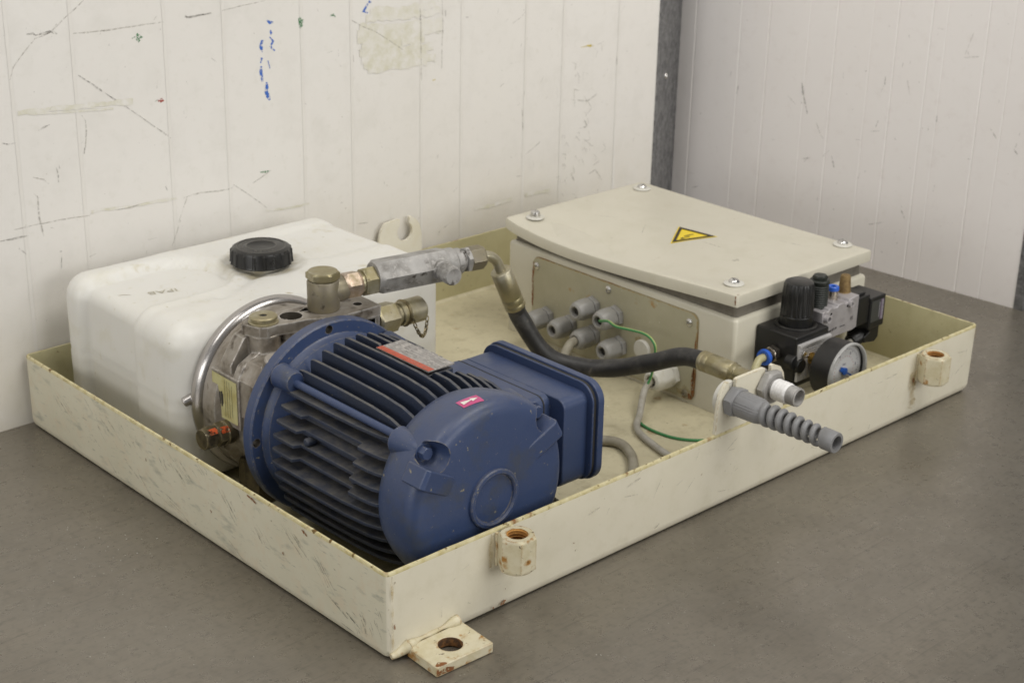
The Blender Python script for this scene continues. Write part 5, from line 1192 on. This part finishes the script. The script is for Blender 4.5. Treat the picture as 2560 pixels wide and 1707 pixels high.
part('knob', MB().lathe([(0.0, 0.1128), (0.0188, 0.1128), (0.0190, 0.1250), (0.0184, 0.1260), (0.0186, 0.1270), (0.0186, 0.1290), (0.0181, 0.1500), (0.0172, 0.1610), (0.0160, 0.1640), (0.0130, 0.1655), (0.0, 0.1660)], (KX, KY, 0), (0, 0, 1), 132, 0, 0, kr), 'blackplastic', reg, smooth=28)
pf = Vector((0.640, 0.097, 0.0875)); pd = Vector((-1, -0.05, 0.02)).normalized()
pfo = part('push_in_fitting', MB().cyl(pf, pf + pd * 0.004, 0.0068, 28).hexa(pf + pd * 0.003, pf + pd * 0.013, 0.0175, 0, 0.2, 0.001).cyl(pf + pd * 0.0125, pf + pd * 0.0200, 0.0082, 32, 0, 0.001), 'nickel', reg)
part('release_collar', MB().lathe([(0.0050, 0), (0.0092, 0.0), (0.0096, 0.001), (0.0090, 0.0045), (0.0070, 0.0048), (0.0050, 0.0040)], pf + pd * 0.0195, pd, 32, 0, closed=True), 'bluecollar', pfo)

gau = thing('pressure_gauge', 'round pressure gauge with white dial and blue needle on the regulator', 'gauge', (0.672, 0.04, 0.079))
GC = Vector((0.6715, 0, 0.0795))
part('gauge_case', MB().lathe([(0.0, 0.0500), (0.0300, 0.0500), (0.0330, 0.0475), (0.0336, 0.0222), (0.0318, 0.0222), (0.0318, 0.0275), (0.0, 0.0275)], GC, (0, 1, 0), 64), 'blackmatte', gau)
part('bezel', MB().lathe([(0.0338, 0.0224), (0.0343, 0.0220), (0.0343, 0.0194), (0.0338, 0.0186), (0.0322, 0.0186), (0.0312, 0.0196), (0.0312, 0.0224)], GC, (0, 1, 0), 64, 0, closed=True), 'bezel', gau)
dl = MB().lathe([(0.0, 0.0258), (0.0316, 0.0258), (0.0316, 0.0274), (0, 0.0274)], GC, (0, 1, 0), 64, 0)
def dp(r, a, y=0.02565): return GC + Vector((r * math.cos(a), y, r * math.sin(a)))
for k in range(41):
    a = math.radians(225 - 270 * k / 40); lg_ = 0.0035 if k % 5 == 0 else 0.0018
    dl.obox((dp(0.0268 - lg_ / 2, a)), (math.cos(a) * lg_ / 2, 0, math.sin(a) * lg_ / 2), (-math.sin(a) * 0.00022, 0, math.cos(a) * 0.00022), (0, 0.00006, 0), 1)
for k in range(21):
    a = math.radians(225 - 270 * k / 20); dl.obox(dp(0.0175, a), (math.cos(a) * 0.0007, 0, math.sin(a) * 0.0007), (-math.sin(a) * 0.0002, 0, math.cos(a) * 0.0002), (0, 0.00006, 0), 2)
for k, s_ in enumerate(('0', '2', '4', '6', '8', '10')):
    a = math.radians(225 - 270 * k / 5); c_ = dp(0.0215, a)
    text_mesh(s_, 0.0055, lambda u, v: (c_.x + u, c_.y, c_.z + v - 0.0018), dl, 1)
text_mesh('bar', 0.0045, lambda u, v: (GC.x + u, 0.02565, GC.z + 0.007 + v), dl, 1)
part('dial', dl, ['dial', 'dialink', 'dialred'], gau, fix=False)
na = math.radians(-32); nm_ = MB()
nm_.lathe([(0.0, 0.0232), (0.0042, 0.0232), (0.0042, 0.0255), (0, 0.0255)], GC, (0, 1, 0), 28)
nm_.obox(GC + Vector((math.cos(na) * 0.0105, 0.0242, math.sin(na) * 0.0105)), (math.cos(na) * 0.0115, 0, math.sin(na) * 0.0115), (-math.sin(na) * 0.0008, 0, math.cos(na) * 0.0008), (0, 0.0002, 0))
nm_.obox(GC + Vector((-math.cos(na) * 0.005, 0.0242, -math.sin(na) * 0.005)), (math.cos(na) * 0.0045, 0, math.sin(na) * 0.0045), (-math.sin(na) * 0.0026, 0, math.cos(na) * 0.0026), (0, 0.0003, 0))
part('needle', nm_, 'needle', gau)
part('stem', MB().cyl((0.6655, 0.0665, 0.0840), (0.6655, 0.0490, 0.0840), 0.0068, 24).hexa((0.6655, 0.0560, 0.0840), (0.6655, 0.0505, 0.0840), 0.0150), 'brass', gau)

# ================================================================== solenoid valve
sv = thing('solenoid_valve', 'light grey air valve block with black coil plug beside the regulator', 'valve', (0.735, 0.10, 0.09))
vb2 = MB().prism([(0.6985, 0.1130), (0.6985, 0.1255), (0.7030, 0.1270), (0.7050, 0.1250), (0.7090, 0.1250), (0.7110, 0.1280), (0.7170, 0.1280), (0.7190, 0.1265), (0.7260, 0.1265), (0.7280, 0.1290), (0.7370, 0.1290), (0.7400, 0.1275), (0.7470, 0.1275), (0.7490, 0.1310), (0.7670, 0.1320), (0.7670, 0.0925), (0.7600, 0.0905), (0.7010, 0.0905), (0.7010, 0.1130)], lambda u, v: (u, 0.0795, v), (0, 0.048, 0))
vbo = part('valve_block', vb2, ['valve_grey', 'hole'], sv, bevel=0.0007)
cv = MB()
for x, z, r in ((0.7150, 0.1205, 0.0016), (0.7460, 0.1235, 0.0016)): cv.cyl((x, 0.07, z), (x, 0.088, z), r, 16)
carve(vbo, cv, 1)
pl = MB()
text_mesh('00', 0.0068, lambda u, v: (0.7555 + u * 0.8, 0.0790, 0.1040 + v), pl)
pl.box(0.7330, 0.7430, 0.0789, 0.0792, 0.1005, 0.1012)
for k, w in enumerate((0.0022, 0.0014, 0.0018, 0.0012, 0.002)): pl.box(0.7120 + k * 0.0032, 0.7120 + k * 0.0032 + w, 0.0789, 0.0792, 0.0985 + 0.0004 * k, 0.1008 + 0.0004 * k)
part('print', pl, 'ink', vbo, fix=False)
part('screw', MB().lathe([(0.0, 0), (0.0042, 0), (0.0042, 0.004), (0.0020, 0.004), (0.0018, 0.002), (0, 0.002)], (0.7500, 0.0797, 0.1255), (0, -1, 0), 20), 'valve_grey', vbo)
part('port_nozzle', MB().lathe([(0.0036, 0), (0.0044, 0), (0.0044, 0.006), (0.0030, 0.006), (0.0028, 0.002), (0.0, 0.002)], (0.7045, 0.0797, 0.1180), (0, -1, 0), 20), 'valve_grey', vbo)
SX, SY = 0.7125, 0.0980
part('silencer', MB().lathe([(0.0, 0.124), (0.0104, 0.124)] + [(0.0113 if k % 2 else 0.0104, 0.1255 + k * 0.00135) for k in range(21)] + [(0.0115, 0.1545), (0.0117, 0.1575), (0.0108, 0.1590), (0.0080, 0.1592)], (SX, SY, 0), (0, 0, 1), 40).hexa((SX, SY, 0.1590), (SX, SY, 0.1640), 0.0150, 0, 0.2).cyl((SX, SY, 0.1639), (SX, SY, 0.1643), 0.0024, 16), mat('dark_green_grey_plastic', (0.020, 0.024, 0.020), 0.45, dust=(0.12, (0.09, 0.085, 0.07), 100)), sv, smooth=28)
BX, BY = 0.7410, 0.0985
bfo = part('push_in_fitting', MB().cyl((BX, BY, 0.1252), (BX, BY, 0.1390), 0.0062, 28, 0, 0.0008), 'nickel', sv)
part('release_collar', MB().lathe([(0.0030, 0.1385), (0.0062, 0.1385), (0.0068, 0.1392), (0.0066, 0.1430), (0.0056, 0.1440), (0.0032, 0.1436)], (BX, BY, 0), (0, 0, 1), 32, 0, closed=True), 'bluecollar', bfo)
part('bronze_plug', MB().lathe([(0.0, 0.1252), (0.0085, 0.1252), (0.0085, 0.1310), (0.0074, 0.1322), (0.0058, 0.1510), (0.0050, 0.1522), (0.0, 0.1524)], (0.7635, 0.0985, 0), (0, 0, 1), 32), 'sinter', sv)
coil = MB().box(0.7672, 0.7895, 0.0790, 0.1200, 0.0920, 0.1275).box(0.7672, 0.7850, 0.0830, 0.1150, 0.1270, 0.1310)
part('coil', coil, 'blackmatte', sv, bevel=0.0016)
plug = MB().box(0.7890, 0.8190, 0.0770, 0.1170, 0.0830, 0.1225)
plug.prism([(0.7990, 0.0840), (0.8190, 0.0840), (0.8190, 0.0660), (0.8120, 0.0610), (0.7900, 0.0645), (0.7900, 0.0720), (0.7990, 0.0760)], lambda u, v: (u, 0.0820, v), (0, 0.026, 0))
plo = part('connector_plug', plug, 'blackmatte', sv, bevel=0.0016)
pfc = MB().box(0.7905, 0.8140, 0.0762, 0.0771, 0.0920, 0.1180, 0).box(0.8085, 0.8135, 0.0757, 0.0763, 0.0925, 0.1175, 1).box(0.8055, 0.8065, 0.0757, 0.0763, 0.0960, 0.1150, 2)
for z0_, z1_ in ((0.1110, 0.1160), (0.1055, 0.1095), (0.1010, 0.1045), (0.0985, 0.1000), (0.0942, 0.0970)): pfc.box(0.8098, 0.8124, 0.0752, 0.0758, z0_, z1_, 2)
part('plug_face', pfc, ['greylight', 'purple', 'palegrey'], plo)
cgm = MB().lathe([(0.0, 0)] + [(0.0088 if k % 2 else 0.0078, 0.001 + k * 0.0017) for k in range(12)] + [(0.0070, 0.0220), (0.0, 0.022)], (0.7960, 0.0930, 0.0690), (-1, -0.12, -0.05), 32)
part('strain_relief', cgm, 'blackmatte', plo)

# ================================================================== cables and tubes
tag(part('air_tube', MB().tube([pf + pd * 0.020, pf + pd * 0.030, (0.6020, 0.0935, 0.0840), (0.5930, 0.0900, 0.0720), (0.5890, 0.0860, 0.0500), (0.5900, 0.0800, 0.0250), (0.6000, 0.0700, 0.0120), (0.6300, 0.060, 0.0095), (0.67, 0.058, 0.0092)], 0.0045, 14), 'airtube', None, base=(0.60, 0.09, 0.05), smooth=60), 'yellowed translucent air tube bending down from the blue collared regulator fitting', 'tube')
tag(part('cable', MB().tube([(0.7760, 0.0906, 0.0680), (0.7660, 0.0890, 0.0660), (0.7560, 0.0880, 0.0550), (0.7520, 0.0870, 0.0350), (0.7600, 0.0860, 0.0150), (0.79, 0.080, 0.0085), (0.83, 0.06, 0.008)], 0.0042, 12), 'greycable', None, base=(0.76, 0.09, 0.04), smooth=60), 'pale grey cable curving out of the ribbed black plug', 'cable')
tag(part('cable', MB().tube([(0.5740, 0.2164, 0.0335), (0.5630, 0.2160, 0.0330), (0.5510, 0.2120, 0.0285), (0.5370, 0.2030, 0.0190), (0.5230, 0.1930, 0.0105), (0.5070, 0.1820, 0.0085), (0.4930, 0.1650, 0.0085), (0.4830, 0.1380, 0.0085), (0.4750, 0.1080, 0.0085), (0.470, 0.070, 0.0085), (0.458, 0.040, 0.009), (0.430, 0.018, 0.010)], 0.0040, 14), 'greycable', None, base=(0.5, 0.15, 0.009), smooth=60), 'grey cable running from the lone white gland down across the tray floor', 'cable')
tag(part('cable', MB().tube([(0.5705, 0.3454, 0.0437), (0.5600, 0.3440, 0.0420), (0.5450, 0.3380, 0.0350), (0.5250, 0.3250, 0.0230), (0.5000, 0.3050, 0.0120), (0.47, 0.28, 0.0100), (0.43, 0.255, 0.0102), (0.395, 0.235, 0.0105), (0.3790, 0.2180, 0.0105), (0.385, 0.2060, 0.0105),
    (0.405, 0.1985, 0.0105), (0.4300, 0.1870, 0.0105), (0.4490, 0.1700, 0.0105), (0.4530, 0.1550, 0.0105), (0.4460, 0.1370, 0.0105), (0.4340, 0.1200, 0.0105), (0.4150, 0.1020, 0.0105), (0.385, 0.080, 0.0105), (0.340, 0.062, 0.011), (0.30, 0.055, 0.016), (0.283, 0.075, 0.022), (0.278, 0.100, 0.030)], 0.0055, 14), 'greycable_dirty', None, base=(0.43, 0.13, 0.01), smooth=60), 'thick dirty grey cable from a grey gland curling out again beside the blue terminal box', 'cable')
gw = [(0.5730, 0.3087, 0.0800), (0.5660, 0.3000, 0.0840), (0.5560, 0.2790, 0.0925), (0.5500, 0.2600, 0.0930), (0.5500, 0.2364, 0.0957), (0.5500, 0.2164, 0.0972), (0.5500, 0.2034, 0.0930), (0.5500, 0.1980, 0.0820), (0.5600, 0.2105, 0.0450), (0.5520, 0.2135, 0.0255), (0.5410, 0.2065, 0.0145), (0.5290, 0.1980, 0.0080), (0.5190, 0.1890, 0.0062), (0.5135, 0.1720, 0.0058), (0.5145, 0.1440, 0.0058), (0.5225, 0.1240, 0.0058), (0.5380, 0.1080, 0.0058), (0.560, 0.094, 0.0058), (0.60, 0.08, 0.0058)]
wm = MB().tube(gw, 0.0017, 10, 0)
n0 = len(wm.f) - 2
for k in range(n0):
    if k % 10 in (0, 9): wm.m[k] = 1
tag(part('earth_wire', wm, ['green', 'greenyellow'], None, base=(0.55, 0.22, 0.09), smooth=60), 'thin green and yellow earth wire arching from a grey gland to the tray floor', 'wire')
